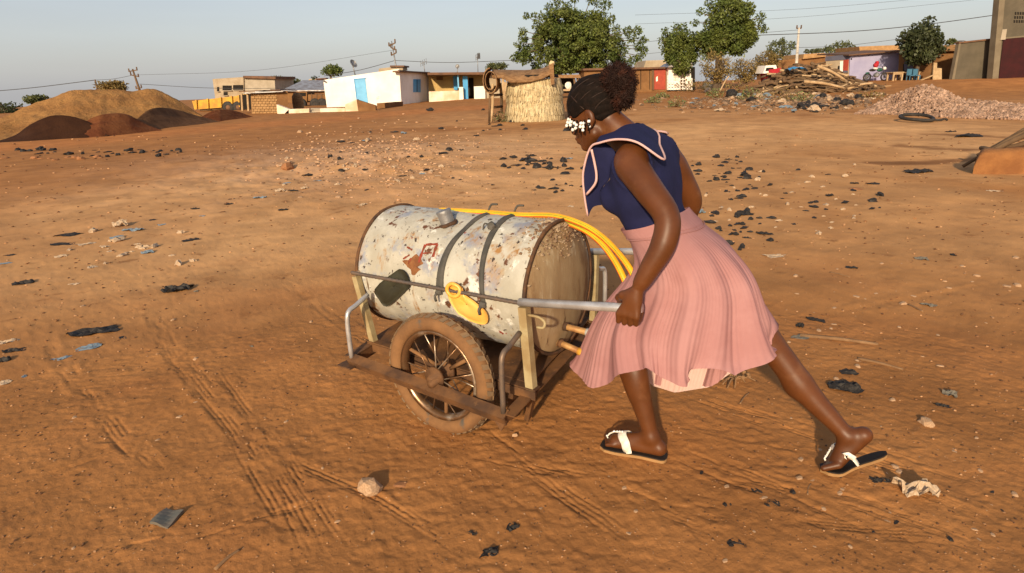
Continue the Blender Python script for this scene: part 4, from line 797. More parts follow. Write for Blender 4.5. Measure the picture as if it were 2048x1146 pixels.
M['drum'] = mat('flaking white drum paint', (.47, .45, .385), (.34, .315, .255), scale=6, rough=.5, spec=.35, bump=.35, bscale=22, bdist=.008, fac=(.3, .7),
    spots=[((.25, .265, .31), 7, .52, .64), ((.64, .62, .56), 9, .57, .66), ((.38, .23, .09), 3.4, .53, .70), ((.30, .155, .05), 16, .55, .70, (1, 1, .16)), ((.13, .085, .05), 34, .60, .68, (1, 1, .12)), ((.11, .045, .02), 10, .61, .64), ((.045, .03, .022), 30, .61, .64), ((.26, .04, .02), 17, .67, .69)])
M['drumend'] = mat('ochre stained drum end', (.37, .28, .165), (.235, .15, .075), scale=5, rough=.6, bump=.35, bscale=20, bdist=.008, stretch=(1, 1, .35), fac=(.3, .7), spots=[((.13, .06, .026), 5, .54, .68), ((.50, .43, .31), 6, .58, .70), ((.09, .045, .022), 22, .58, .68, (1, 1, .15)), ((.06, .03, .018), 9, .62, .68)])
M['rimrust'] = mat('rusty drum rim', (.05, .028, .018), (.13, .06, .025), scale=16, rough=.8, bump=.3, bdist=.004)
M['crud'] = mat('dried earth and rust crust', (.16, .085, .045), (.40, .30, .2), scale=18, rough=.95, bump=.7, bscale=60, bdist=.008)
M['tyre'] = mat('dust covered tyre', (.23, .118, .052), (.15, .078, .038), scale=7, rough=.95, spec=.1, bump=.35, bscale=70, bdist=.004, spots=[((.10, .085, .07), 9, .58, .68)])
M['tread'] = mat('worn tyre rubber', (.16, .115, .075), (.22, .135, .07), scale=18, rough=.85, spec=.15, bump=.3, bdist=.003)
M['rim'] = mat('rusty chrome rim', (.22, .12, .06), (.55, .45, .34), scale=7, rough=.35, metal=.7, bump=.1, bdist=.003, fac=(.45, .62))
M['hoseyellow'] = mat('yellow garden hose', (.80, .42, .015), (.72, .33, .012), scale=8, rough=.4, spec=.5, bump=.03)
M['hosered'] = mat('red hose stripe', (.55, .05, .02), rough=.45, bump=0); M['hosegreen'] = mat('green hose stripe', (.30, .38, .03), rough=.45, bump=0)
M['strap'] = mat('dusty black rubber strap', (.05, .048, .042), (.09, .08, .068), scale=12, rough=.7, bump=.2, bdist=.003)
M['orangeplastic'] = mat('orange yellow plastic', (.80, .40, .06), (.85, .48, .12), scale=6, rough=.4, spec=.5, bump=.05, trans=.1)
M['olive'] = mat('dark olive rubber', (.040, .038, .022), (.028, .026, .016), scale=8, rough=.55, bump=.15, bdist=.003)
M['brass'] = mat('rusty water pipe', (.45, .26, .10), (.28, .13, .05), scale=14, rough=.6, metal=.3, bump=.2, bdist=.003)
M['pvc'] = mat('white pvc', (.75, .73, .7), rough=.5, bump=0)
cart = empty('water_cart', C_(-.05, 0, 0), 'two wheeled rusty iron push cart carrying the white drum', 'cart')
def cp(name, m, fn, parent=None, **k): return part(name, M[m], parent or cart, fn, **k)
rail = lambda x: .24+.055*(x+.12)
N = dict(tF=(.466, .320, .632), tR=(-.490, .320, .640), bF=(.393, .320, .294), bR=(-.516, .320, .273), TF=(.50, -.405, .69), TR=(-.455, -.405, .672), BF=(.42, -.385, .34), BR=(-.455, -.385, .315),
         rF=(.394, .481, .272), rR=(-.494, .481, .217), RF=(.44, -.56, .345), RR=(-.46, -.56, .33))
Q = {k: C_(*v) for k, v in N.items()}
# base frame of angle iron
cp('frame_rail', 'rustframe', lambda b: b.angle(Q['bF']+CF*.03, Q['bR']-CF*.03, .045, .006, side=1)); cp('frame_rail', 'rustframe', lambda b: b.angle(Q['BF']+CF*.03, Q['BR']-CF*.03, .045, .006, side=-1))
cp('outer_rail', 'rustframe', lambda b: b.angle(Q['rF'], Q['rR'], .046, .007, up=CL*.55+CZ, side=1)); cp('outer_rail', 'rustframe', lambda b: b.angle(Q['RF'], Q['RR'], .055, .007, up=-CL*.55+CZ, side=-1))
cp('cross_member', 'rustframe', lambda b: b.angle(Q['rF']+CF*.01, Q['RF']+CF*.01, .05, .006, side=1)); cp('cross_member', 'rustframe', lambda b: b.angle(Q['rR']-CF*.01, Q['RR']-CF*.01, .055, .006, side=-1))
for x in (.2, -.1, -.34): cp('cross_member', 'rustframe', lambda b: b.bar(C_(x, .31, .272), C_(x, -.38, .322), .04, .012))
cp('deck_sheet', 'rustframe', lambda b: b.hexa([C_(-.50, .30, .276), C_(.38, .30, .288), C_(.38, -.375, .338), C_(-.44, -.375, .322), C_(-.50, .30, .281), C_(.38, .30, .293), C_(.38, -.375, .343), C_(-.44, -.375, .327)]))
def post(b, p, q, w): b.bar(p, q, w, w, up=CF)
for a_, e_, m_ in (('bF', 'tF', 'greypost'), ('bR', 'tR', 'greypost'), ('BF', 'TF', 'greypost'), ('BR', 'TR', 'greypost')): cp('post', m_, lambda b: post(b, Q[a_]-CZ*.01, Q[e_]-CZ*.012, .037 if a_ == 'bR' else .03))
cp('corner_plate', 'rustframe', lambda b: b.box(Q['rF']-CZ*.035, (.09, .09, .006), np.array([CF, CL, CZ]).T)); cp('corner_plate', 'rustframe', lambda b: b.add([Q['rR']-CZ*.03, Q['rR']+CF*.07-CZ*.03, Q['rR']+CF*.03-CZ*.085, Q['rR']-CZ*.03-CL*.006, Q['rR']+CF*.07-CZ*.03-CL*.006, Q['rR']+CF*.03-CZ*.085-CL*.006], [(0, 1, 2), (5, 4, 3), (0, 2, 5, 3), (2, 1, 4, 5), (1, 0, 3, 4)]))
def rebar(b, p, q, r=.0085):
    n = int(np.linalg.norm(q-p)/.011); b.tube([p+(q-p)*i/n for i in range(n+1)], [r*(1.12 if i % 2 else .92) for i in range(n+1)], 7)
cp('side_rod', 'rebar', lambda b: rebar(b, Q['tF']+CF*.03, Q['tR']-CF*.02)); cp('side_rod', 'rebar', lambda b: rebar(b, Q['TF']+CF*.03, Q['TR']-CF*.02))
cp('front_rod', 'rebar', lambda b: b.tube([Q['tF'], Q['TF']], .009, 7))
for k, (x, wo, wi, zt, zb) in enumerate(((.385, .478, .335, .512, rail(.385)), (-.478, .478, .34, .49, rail(-.478)), (-.44, -.555, -.41, .56, .33), (.41, -.555, -.41, .56, .34))):
    s_ = 1 if wo > 0 else -1; P = [C_(x, wo, zb), C_(x, wo, zt-.07), C_(x, wo-.015*s_, zt-.015), C_(x, wo-.06*s_, zt), C_(x, wi, zt+.03)]
    cp('guard_loop', 'steel' if k != 1 else 'rebar', lambda b: b.tube(crom(P, 4), .0115, 9))
cp('handle', 'steel', lambda b: b.tube([Q['tR']+CF*.02+CZ*.004, PW(1235, 615, .32), PW(1284, 616, .32)], .0175, 14)); hb = PW(1258, 497, -.38)
cp('handle', 'steel', lambda b: b.tube([Q['TR']+CF*.03, C_(-.86, -.395, .727)], .0165, 12))
cp('hook', 'greypost', lambda b: b.tube(crom([C_(-.515, .33, .60), C_(-.56, .33, .60), C_(-.59, .33, .585), C_(-.585, .33, .56), C_(-.555, .33, .555)], 4), .006, 7))
cp('axle', 'rustframe', lambda b: b.tube([C_(-.115, .50, .262), C_(-.115, -.585, .29)], .016, 9))
for dx, w_ in ((.035, .29), (-.02, .30)):
    cp('support_leg', 'rustframe', lambda b: b.bar(C_(-.47+dx*2, w_-.02, .27), C_(-.40+dx*1.2, w_-.07+dx, .045), .035, .022, up=CF))
cp('support_leg', 'rustframe', lambda b: b.bar(C_(-.44, -.36, .31), C_(-.38, -.33, .06), .035, .022, up=CF))
# wheels
def cart_wheel(c, lab=None):
    n = CL; R_ = .283; a0 = CF; b0 = CZ
    wh = cp('wheel', 'rim', lambda b: (b.lathe([(-.024, .214), (-.022, .198), (0, .188), (.022, .198), (.024, .214), (.018, .211), (.014, .199), (0, .194), (-.014, .199), (-.018, .211), (-.024, .214)], c, n, 48)))
    prof = [(.041*math.sin(a)*(1.0 if math.cos(a) < 0 else .96), .245+.038*math.cos(a)) for a in np.linspace(-2.62, 2.62, 15)]
    cp('tyre', 'tyre', lambda b: b.lathe(prof+[prof[0]], c, n, 64), wh)
    def tread(b):
        for i in range(44):
            for s_ in (-1, 1):
                t0 = 2*math.pi*(i+(.25 if s_ > 0 else -.25))/44; P = []
                for (u, dt) in ((.02, 0), (.02, .075), (.62, .045), (.62, -.045)):
                    for h in (.0, .0055):
                        an = u*1.18; R1 = .245+(.0375+h)*math.cos(an); l = s_*(.0405+h)*math.sin(an); th = t0+dt+s_*0
                        P.append(c+n*l+(a0*math.cos(th)+b0*math.sin(th))*R1)
                b.add(P, [(1, 3, 5, 7), (0, 1, 7, 6), (2, 3, 1, 0), (4, 5, 3, 2), (6, 7, 5, 4)])
    tr = cp('tread_blocks', 'tread', tread, wh); tr['kind'] = 'stuff'
    cp('hub', 'rustframe', lambda b: b.lathe([(-.05, 0), (-.05, .022), (-.045, .05), (-.03, .05), (-.028, .026), (.028, .026), (.03, .05), (.045, .05), (.05, .022), (.075, .018), (.075, 0)], c, n, 20), wh)
    for i in range(18):
        t0 = 2*math.pi*i/18+.1; s_ = (-1)**i; t1 = t0+.28*(1 if i % 4 < 2 else -1); r_ = .0032
        if i in (1, 7, 13): r_ = .0095; t1 = t0
        cp('spoke', 'tyre' if r_ > .005 else 'rim', lambda b: b.tube([c+n*.034*s_+(a0*math.cos(t1)+b0*math.sin(t1))*.04, c+n*.004*s_+(a0*math.cos(t0)+b0*math.sin(t0))*.197], r_, 6), wh)
    return wh
cart_wheel(C_(-.095, .405, .268)); cart_wheel(C_(-.10, -.475, .276))
# ------------------------------------------------------------------ the drum
DA = np.array([.213, 2.631, .6135]); DB = np.array([-.583, 3.161, .603]); DX = (DB-DA)/np.linalg.norm(DB-DA); DL = np.linalg.norm(DB-DA); DR = .298
DS = -np.cross(DX, CZ); DS /= np.linalg.norm(DS); DU = np.cross(DS, DX); 
if DS@CL < 0: DS = -DS
if DU[2] < 0: DU = -DU
drum = empty('water_drum', (DA+DB)/2, 'dented white steel water drum with rust stains lying on the cart', 'drum')
def drum_r(t, a):     # t along, a: 0 = towards the camera side, pi/2 = top
    r = DR-.004*np.exp(-((t-.33)/.012)**2)+.004*np.exp(-((t-.345)/.012)**2)+.003*np.exp(-((t-.66)/.012)**2)
    r = r-.030*np.exp(-((t-.50)/.13)**2-((a-1.15)/.42)**2)-.010*np.exp(-((t-.72)/.10)**2-((a-.25)/.4)**2)-.012*np.exp(-((t-.18)/.10)**2-((a-.7)/.5)**2)
    return r+.006*fbm(np.cos(a)*3+t*4, np.sin(a)*3+7*t, 12, 3)
def DP(t, a, off=0.0):
    r = drum_r(np.array([t]), np.array([a]))[0]+off; return DA+DX*DL*t+(DS*math.cos(a)+DU*math.sin(a))*r
def drum_skin(b):
    nt, na = 46, 96; b.grid([[DP(t, a) for t in np.linspace(0, 1, nt)] for a in np.linspace(0, 2*math.pi, na, endpoint=False)], closed_u=True)
part('shell', M['drum'], drum, drum_skin)
part('rear_end', M['drumend'], drum, lambda b: b.lathe([(.004, DR-.003), (-.004, DR-.012), (-.016, DR-.045), (-.030, .20), (-.036, .12), (-.038, .001)], DA, DX, 72)); part('front_end', M['drumend'], drum, lambda b: b.lathe([(-.012, DR-.004), (-.03, DR-.02), (-.036, DR-.05), (-.030, .16), (-.026, .001)], DB, DX, 48))
def rim(b, c): 
    P = [c+(DS*math.cos(a)+DU*math.sin(a))*(DR+.003+.002*math.sin(7*a)) for a in np.linspace(0, 2*math.pi, 80, endpoint=False)]; b.tube(P, .0085, 7, closed=True)
part('rim', M['rimrust'], drum, lambda b: rim(b, DA)); part('rim', M['rimrust'], drum, lambda b: rim(b, DB))
def crust(b):      # dried crust over the rear top of the drum
    rg = np.random.default_rng(8)
    for k in range(420):
        a = math.pi/2+rg.normal(.0, .40); u = rg.normal(0, 1); 
        if u > 0: p = DP(min(.14, abs(u)*.05), a, .001)
        else: dl = min(.13, abs(u)*.055)*max(.3, 1.2-abs(a-1.57)); p = DA-DX*(.004+.26*dl if dl < .045 else .013+.14*dl)+(DS*math.cos(a)+DU*math.sin(a))*(DR-.010-dl)
        b.blob(p, rg.uniform(.004, .011), k, 1, .4, (1, 1, .6))
o = part('crust', M['crud'], drum, crust); o['kind'] = 'stuff'
fn = DP(.555, 1.22, -.02); fa = (DU*.95+DX*.28+DS*.12); fa /= np.linalg.norm(fa)
nk = part('filler_neck', M['metal'], drum, lambda b: b.lathe([(0, .034), (.075, .034), (.085, .037), (.09, .034), (.09, .0)], fn, fa, 20)); part('weld_bead', M['rimrust'], nk, lambda b: b.tube([fn+fa*.022+(np.cross(fa, DX)*math.cos(a)+np.cross(fa, np.cross(fa, DX))*math.sin(a))*(.040+.004*math.sin(5*a)) for a in np.linspace(0, 6.28, 24, endpoint=False)], .009, 6, closed=True))
for (t0, a0_), L_, ex in (((.0, -.0), .17, 'pvc'), ((.0, -.0), .15, 'orangeplastic')):
    dn = -.17 if ex == 'pvc' else -.235; sd = .02 if ex == 'pvc' else .05; p = DA+DU*dn+DS*sd+DX*.02; d = -DX+DS*.10-DU*.02
    if ex != 'pvc': d = -DX+DS*.16-DU*.12
    vp = part('outlet_pipe', M['brass'], drum, lambda b: (b.tube([p, p+d*L_], .0145, 10), b.lathe([(-.01, .0), (-.01, .026), (.015, .026), (.015, .0)], p-DX*.02, -DX, 8)))
    part('collar', M['rimrust'], vp, lambda b: b.tube([p+d*L_*.3, p+d*L_*.42], .021, 8)); part('end_cap', M[ex], vp, lambda b: b.tube([p+d*L_, p+d*(L_+.05)], .019, 10))
redmark = mat('flaked red lettering paint', (.27, .045, .025), (.15, .04, .02), scale=40, bump=0)
def stroke(b, pts, w=.008):
    for (p, q) in zip(pts[:-1], pts[1:]):
        P = []; n = 5
        for i in range(n+1):
            t = p[0]+(q[0]-p[0])*i/n; a = p[1]+(q[1]-p[1])*i/n; d = np.array([(q[0]-p[0])*DL, (q[1]-p[1])*DR]); d /= np.linalg.norm(d); o = np.array([-d[1]/DL, d[0]/DR])*w*(.6+.5*((i*7) % 3)/2)
            P.append([DP(t+o[0], a+o[1], .0015), DP(t-o[0], a-o[1], .0015)])
        b.grid(P)
part('red_letter', redmark, drum, lambda b: (stroke(b, [(.60, .40), (.595, .70)]), stroke(b, [(.595, .70), (.53, .74)]), stroke(b, [(.53, .74), (.525, .52)]), stroke(b, [(.595, .55), (.54, .58)], .004)))
part('red_letter', redmark, drum, lambda b: (stroke(b, [(.70, .62), (.66, .58)], .005), stroke(b, [(.71, .42), (.67, .50)], .005), stroke(b, [(.655, .45), (.67, .36)], .007)))
part('rust_patch', mat('rust patch', (.16, .06, .022), (.24, .10, .035), scale=20, bump=.3, bdist=.003), drum, lambda b: b.grid([[DP(.63+.055*math.cos(a)*r*(1+.35*math.sin(3*a+1)+.2*math.sin(7*a)), .36+.13*math.sin(a)*r*(1+.3*math.cos(4*a)), .0012) for r in (.02, .35, .7, 1)] for a in np.linspace(0, 2*math.pi, 32, endpoint=False)], closed_u=True))

# things tied to or tucked on the drum
def strap(label, t0, t1, w, a0_, a1_, sk=0):
    b = MB(); rows = []; 
    for i in range(28):
        s_ = i/27; a = a0_+(a1_-a0_)*s_; t = t0+(t1-t0)*s_+.01*math.sin(3*s_); ww = w*(1-.25*math.sin(s_*3.1+sk)); rows.append([DP(t+ww/2/DL, a, .004), DP(t, a, .009), DP(t-ww/2/DL, a, .004), DP(t-ww/2/DL, a, .001), DP(t+ww/2/DL, a, .001), DP(t+ww/2/DL, a, .004)])
    b.grid(rows); e = rows[-1][1]; b.tube(crom([e, e+DU*.035-DX*.02, e+DU*.04-DX*.055], 4), .005, 6); k = rows[0][1]; b.blob(k, .018, 3, 2, .25); b.tube(crom([k, k+DS*.03-DU*.01, k-DU*.035+DS*.025], 3), .006, 6)
    return tag(b.build('rubber_strap', M['strap'], origin=rows[0][1]), label, 'strap')
strap('wide black rubber strap over the middle of the drum', .46, .42, .042, .02, 1.72); strap('narrower black rubber strap over the drum nearer the woman', .215, .27, .032, -.06, 1.72, 1)
b = MB(); kx = DP(.275, 1.15, .012); b.blob(kx, .02, 5, 2, .35); b.tube(crom([kx, kx+DX*.04+DU*.01, kx+DX*.05-DU*.02], 3), .004, 5); tag(b.build('knot', M['strap'], origin=kx), 'knot of black rubber tied on the narrower strap', 'knot')
# dark rubber flap tucked behind the side rod
def on_drum_sheet(name, label, m, outline, off, cat, th=.004):    # outline in (t, a): a fan resting on the drum
    b = MB(); c = np.mean(np.array(outline), 0); O = crom_closed([(*o, ) for o in outline], 3); O = O if O.shape[1] == 2 else O[:, :2]
    rows = []
    for o in O: rows.append([DP(*(c+(o-c)*r), off*(.6+.5*math.sin(r*3))) for r in (.03, .4, .75, 1)]+[DP(*o, off-th)])
    b.grid(rows, closed_u=True); return tag(b.build(name, M[m], origin=DP(*c)), label, cat)
on_drum_sheet('rubber_flap', 'dark olive rubber flap tucked behind the side rod of the drum', 'olive', [(.865, -.30), (.875, -.12), (.74, .20), (.70, .26), (.655, .20), (.64, .06), (.66, -.04), (.83, -.42)], .022, 'flap')
on_drum_sheet('plastic_scoop', 'orange plastic scoop held against the drum by the side rod', 'orangeplastic', [(.385, .14), (.40, .04), (.38, -.14), (.33, -.30), (.24, -.36), (.195, -.30), (.19, -.14), (.25, -.01), (.30, .06), (.325, .17)], .026, 'scoop')
b = MB(); P = [DP(.358+.035*math.cos(a), .105+.085*math.sin(a), .03) for a in np.linspace(0, 2*math.pi, 24, endpoint=False)]; b.tube(P, .009, 7, closed=True); o = b.build('handle_ring', M['orangeplastic'], bpy.data.objects['plastic_scoop'])
b = MB(); b.tube([DP(.36, -.28, .006), DP(.31, -.20, .012)], .005, 6); tag(b.build('chalk_stick', M['pvc'], origin=DP(.36, -.28)), 'thin whitish stick stuck under the orange scoop', 'stick')

# the yellow hose: doubled along the top of the drum, its loop hanging behind the hand
H1 = [PW(880, 420, -.05), PW(960, 424, -.05), PW(1040, 430, -.04), PW(1110, 432, -.05), PW(1165, 449, -.05), PW(1205, 474, -.03), PW(1240, 510, .0), PW(1264, 545, .03), PW(1276, 580, .05), PW(1270, 625, .06), C_(-.78, .05, .50)]
H2 = [PW(960, 436, -.05), PW(1040, 437, -.06), PW(1110, 440, -.07), PW(1160, 456, -.07), PW(1195, 479, -.05), PW(1225, 515, -.03), PW(1246, 553, .0), PW(1258, 590, .02), PW(1256, 630, .05), C_(-.74, .06, .52)]
hose = empty('hose', DP(.5, 1.6), 'yellow hose with green and red stripes lashed along the drum top', 'hose')
for P in (H1, H2):
    P = crom(P, 8)
    h = part('hose_length', M['hoseyellow'], hose, lambda b: b.tube(P, .0135 if P is not None else 0, 12)); cam_d = CAMP-P; cam_d /= np.linalg.norm(cam_d, axis=1)[:, None]
    T = np.gradient(P, axis=0); T /= np.linalg.norm(T, axis=1)[:, None]; up_ = np.array([0, 0, 1.0])-T*T[:, 2:3]; up_ /= np.linalg.norm(up_, axis=1)[:, None]; sd_ = np.cross(T, up_)
    for col_, an in (('hosegreen', .5), ('hosered', -.35)):
        for s_ in (1, -1):
            if s_ < 0 and len(P) < 80: continue
            part('stripe', M[col_], h, lambda b: b.tube(P+(up_*math.sin(an)+sd_*s_*math.cos(an))*.0112, .0033, 6))
# ------------------------------------------------------------------ the woman: one continuous body grown from a distance field
class Field:
    def __init__(s, lo, hi, h):
        s.lo = np.array(lo, float); s.h = h; s.n = np.ceil((np.array(hi)-s.lo)/h).astype(int)+1
        s.F = np.full(s.n, .5, np.float32)
        s.ax = [s.lo[i]+h*np.arange(s.n[i]) for i in range(3)]
    def box(s, lo, hi):
        a = np.maximum(np.floor((np.array(lo)-s.lo)/s.h).astype(int), 0); b = np.minimum(np.ceil((np.array(hi)-s.lo)/s.h).astype(int)+1, s.n)
        sl = tuple(slice(i, j) for i, j in zip(a, b)); return sl, np.meshgrid(*[s.ax[i][sl[i]] for i in range(3)], indexing='ij', sparse=True)
    def put(s, sl, d, k, sub=False):
        f = s.F[sl]
        if sub: d = -d; h = np.clip(.5-.5*(d-f)/max(k, 1e-6), 0, 1); s.F[sl] = f*(1-h)+d*h if False else np.maximum(f, d) if k < 1e-5 else (d*(1-np.clip(.5-.5*(d-f)/k, 0, 1))+f*np.clip(.5-.5*(d-f)/k, 0, 1)+k*np.clip(.5-.5*(d-f)/k, 0, 1)*(1-np.clip(.5-.5*(d-f)/k, 0, 1)))
        else:
            h = np.clip(.5+.5*(f-d)/max(k, 1e-6), 0, 1); s.F[sl] = f*(1-h)+d*h-k*h*(1-h)
    def cone(s, a, b, ra, rb, k=.02, sub=False):
        a = np.array(a, float); b = np.array(b, float); m = max(ra, rb)+k+.03; sl, (X, Y, Z) = s.box(np.minimum(a, b)-m, np.maximum(a, b)+m)
        d = b-a; L2 = max(d@d, 1e-9); t = np.clip(((X-a[0])*d[0]+(Y-a[1])*d[1]+(Z-a[2])*d[2])/L2, 0, 1)
        D = np.sqrt((X-a[0]-t*d[0])**2+(Y-a[1]-t*d[1])**2+(Z-a[2]-t*d[2])**2)-(ra+(rb-ra)*t); s.put(sl, D, k, sub); return s
    def ell(s, c, r, k=.02, R=None, sub=False):
        c = np.array(c, float); r = np.array(r, float); m = max(r)+k+.03; sl, (X, Y, Z) = s.box(c-m, c+m); P = [X-c[0], Y-c[1], Z-c[2]]
        if R is not None: P = [R[i][0]*P[0]+R[i][1]*P[1]+R[i][2]*P[2] for i in range(3)]
        k0 = np.sqrt(sum((p/q)**2 for p, q in zip(P, r))); k1 = np.sqrt(sum((p/q**2)**2 for p, q in zip(P, r))); s.put(sl, k0*(k0-1)/np.maximum(k1, 1e-6), k, sub); return s
    def chain(s, pts, rs, k=.02):
        for i in range(len(pts)-1): s.cone(pts[i], pts[i+1], rs[i], rs[i+1], k)
        return s
    def at(s, P):
        q = (np.asarray(P, float)-s.lo)/s.h; i = np.clip(np.floor(q).astype(int), 0, s.n-2); f = np.clip(q-i, 0, 1); out = 0
        for a in (0, 1):
            for b in (0, 1):
                for c in (0, 1): out = out+s.F[i[..., 0]+a, i[..., 1]+b, i[..., 2]+c]*((f[..., 0] if a else 1-f[..., 0])*(f[..., 1] if b else 1-f[..., 1])*(f[..., 2] if c else 1-f[..., 2]))
        return out
    def grad(s, P):
        e = s.h*1.5; g = np.stack([s.at(P+np.eye(3)[i]*e)-s.at(P-np.eye(3)[i]*e) for i in range(3)], -1); return g/np.maximum(np.linalg.norm(g, axis=-1, keepdims=True), 1e-6)
def surface_nets(F, lo, h):
    n = np.array(F.shape); I = F < 0; c = np.zeros(n-1, int)
    for a in (0, 1):
        for b in (0, 1):
            for d in (0, 1): c += I[a:n[0]-1+a, b:n[1]-1+b, d:n[2]-1+d]
    cells = np.argwhere((c > 0) & (c < 8)); idx = np.full(n-1, -1, np.int64); idx[tuple(cells.T)] = np.arange(len(cells))
    acc = np.zeros((len(cells), 3)); cnt = np.zeros(len(cells)); cor = [(a, b, d) for a in (0, 1) for b in (0, 1) for d in (0, 1)]
    val = {k: F[cells[:, 0]+k[0], cells[:, 1]+k[1], cells[:, 2]+k[2]].astype(float) for k in cor}
    for p in cor:
        for ax in range(3):
            if p[ax]: continue
            q = list(p); q[ax] = 1; q = tuple(q); a, b = val[p], val[q]; m = (a < 0) != (b < 0); t = np.where(m, a/np.where(m, a-b, 1), 0)
            e = np.array(p, float)[None]+np.eye(3)[ax][None]*t[:, None]; acc += e*m[:, None]; cnt += m
    V = (cells+acc/cnt[:, None])*h+lo; Q = []
    for ax in range(3):
        o = [0, 1, 2]; o.remove(ax); sl0 = [slice(1, -1)]*3; sl0[ax] = slice(0, -1); sl1 = [slice(1, -1)]*3; sl1[ax] = slice(1, None)
        a = I[tuple(sl0)]; b = I[tuple(sl1)]; e = np.argwhere(a != b); base = e+1; base[:, ax] -= 1
        fl = a[tuple(e.T)]; u = np.zeros(3, int); v = np.zeros(3, int); u[o[0]] = 1; v[o[1]] = 1
        if ax == 1: u, v = v, u
        q = np.stack([idx[tuple((base-u-v).T)], idx[tuple((base-v).T)], idx[tuple(base.T)], idx[tuple((base-u).T)]], 1)
        q = np.where(fl[:, None], q, q[:, ::-1]); Q.append(q[(q >= 0).all(1)])
    return V, np.concatenate(Q)
def relax(V, Q, it=2, w=.5):
    for _ in range(it):
        A_ = np.zeros_like(V); c = np.zeros(len(V))
        for i in range(4):
            for j in ((i+1) % 4, (i-1) % 4): np.add.at(A_, Q[:, i], V[Q[:, j]]); np.add.at(c, Q[:, i], 1)
        V = V*(1-w)+w*A_/np.maximum(c, 1)[:, None]
    return V
def toW(V): V = np.asarray(V, float); return CM+V[..., :1]*CF+V[..., 1:2]*CL+V[..., 2:3]*CZ
M['skin'] = mat('dark brown skin', (.112, .036, .010), (.082, .026, .007), scale=6, rough=.46, spec=.33, bump=.12, bscale=160, bdist=.002, sub=.06, spots=[((.16, .066, .027), 9, .56, .80), ((.065, .021, .008), 14, .60, .78)])
M['cloth_blue'] = mat('navy blue cotton', (.013, .015, .058), (.010, .012, .046), scale=12, rough=.85, spec=.2, bump=.15, bscale=300, bdist=.002)
M['cloth_pink'] = mat('thin pleated pink fabric', (.49, .255, .25), (.43, .21, .205), scale=6, rough=.8, spec=.2, bump=.08, bscale=260, bdist=.002, trans=.25)
M['piping'] = mat('pink piping', (.62, .40, .38), rough=.8, bump=.05)
M['hair'] = mat('black braided hair', (.006, .004, .003), (.012, .007, .005), scale=60, rough=.8, spec=.1, bump=.5, bscale=150, bdist=.004)
M['bun'] = mat('dark red brown frizzy hair', (.016, .006, .0035), (.060, .018, .009), scale=14, rough=.7, spec=.2, bump=.4, bscale=120, bdist=.004, fac=(.45, .7))
M['bead'] = mat('white plastic bead', (.85, .84, .80), rough=.3, spec=.5, bump=0); M['beadblack'] = mat('black plastic bead', (.012, .012, .012), rough=.3, bump=0)
M['sole'] = mat('dark sandal footbed', (.022, .016, .014), rough=.7, bump=.1); M['solepale'] = mat('tan sandal edge', (.36, .2, .08), rough=.8, bump=.1); M['strapwhite'] = mat('white studded strap', (.80, .76, .68), (.66, .6, .5), scale=60, rough=.55, bump=.25, bscale=160, bdist=.003)
B = Field((-1.86, -.50, -.02), (-.44, .46, 1.55), .0044); T0 = None
HP = rad(20); FH = np.array([math.cos(HP), 0, -math.sin(HP)]); UH = np.array([math.sin(HP), 0, math.cos(HP)]); SH = np.array([0, 1.0, 0]); EC = np.array([-.655, 0, 1.345]); HS = 1.05
RH = np.array([FH, SH, UH])
def hd(f, u, s=0.0): return EC+(FH*f+UH*u+SH*s)*HS
# torso and pelvis
for c, hw, r in (((-1.06, .80), .075, .102), ((-.975, .88), .055, .092), ((-.905, .955), .045, .086), ((-.87, 1.04), .055, .098), ((-.865, 1.10), .07, .096), ((-.855, 1.155), .085, .080), ((-.855, 1.205), .105, .055)):
    B.cone((c[0], hw, c[1]), (c[0], -hw, c[1]), r, r, .04)
for s in (1, -1):
    B.ell((-.775, .062*s, 1.05), (.062, .060, .058), .03); B.ell((-1.09, .06*s, .785), (.08, .075, .08), .05); B.cone((-.835, .03*s, 1.245), (-.862, .150*s, 1.205), .045, .046, .03)
    B.cone((-.86, .15*s, 1.20), (-.872, .17*s, 1.185), .058, .058, .03)
TORSO = B.F.copy()
PB = Field(B.lo, B.lo+(B.n-1)*B.h, B.h); PB.F = TORSO.copy()
def LEG_(*a): B.chain(*a); PB.chain(*a)
def LEGE_(*a): B.ell(*a); PB.ell(*a)
def LSPL(P, R):
    P_ = crom(P, 6); LEG_(P_, np.interp(np.linspace(0, 1, len(P_)), np.linspace(0, 1, len(P)), R), .006)
LSPL([(-1.045, .088, .785), (-.94, .115, .62), (-.852, .142, .462), (-.883, .147, .37), (-.925, .152, .27), (-.960, .156, .17), (-.985, .158, .095)], [.090, .070, .050, .049, .044, .034, .027])
LSPL([(-1.085, -.088, .785), (-1.235, -.108, .60), (-1.372, -.128, .447), (-1.445, -.130, .362), (-1.52, -.130, .282), (-1.60, -.129, .210), (-1.66, -.128, .155)], [.092, .074, .052, .050, .044, .034, .027])
LEGE_((-.918, .153, .335), (.034, .036, .075), .04); LEGE_((-1.462, -.13, .322), (.045, .036, .045), .04)
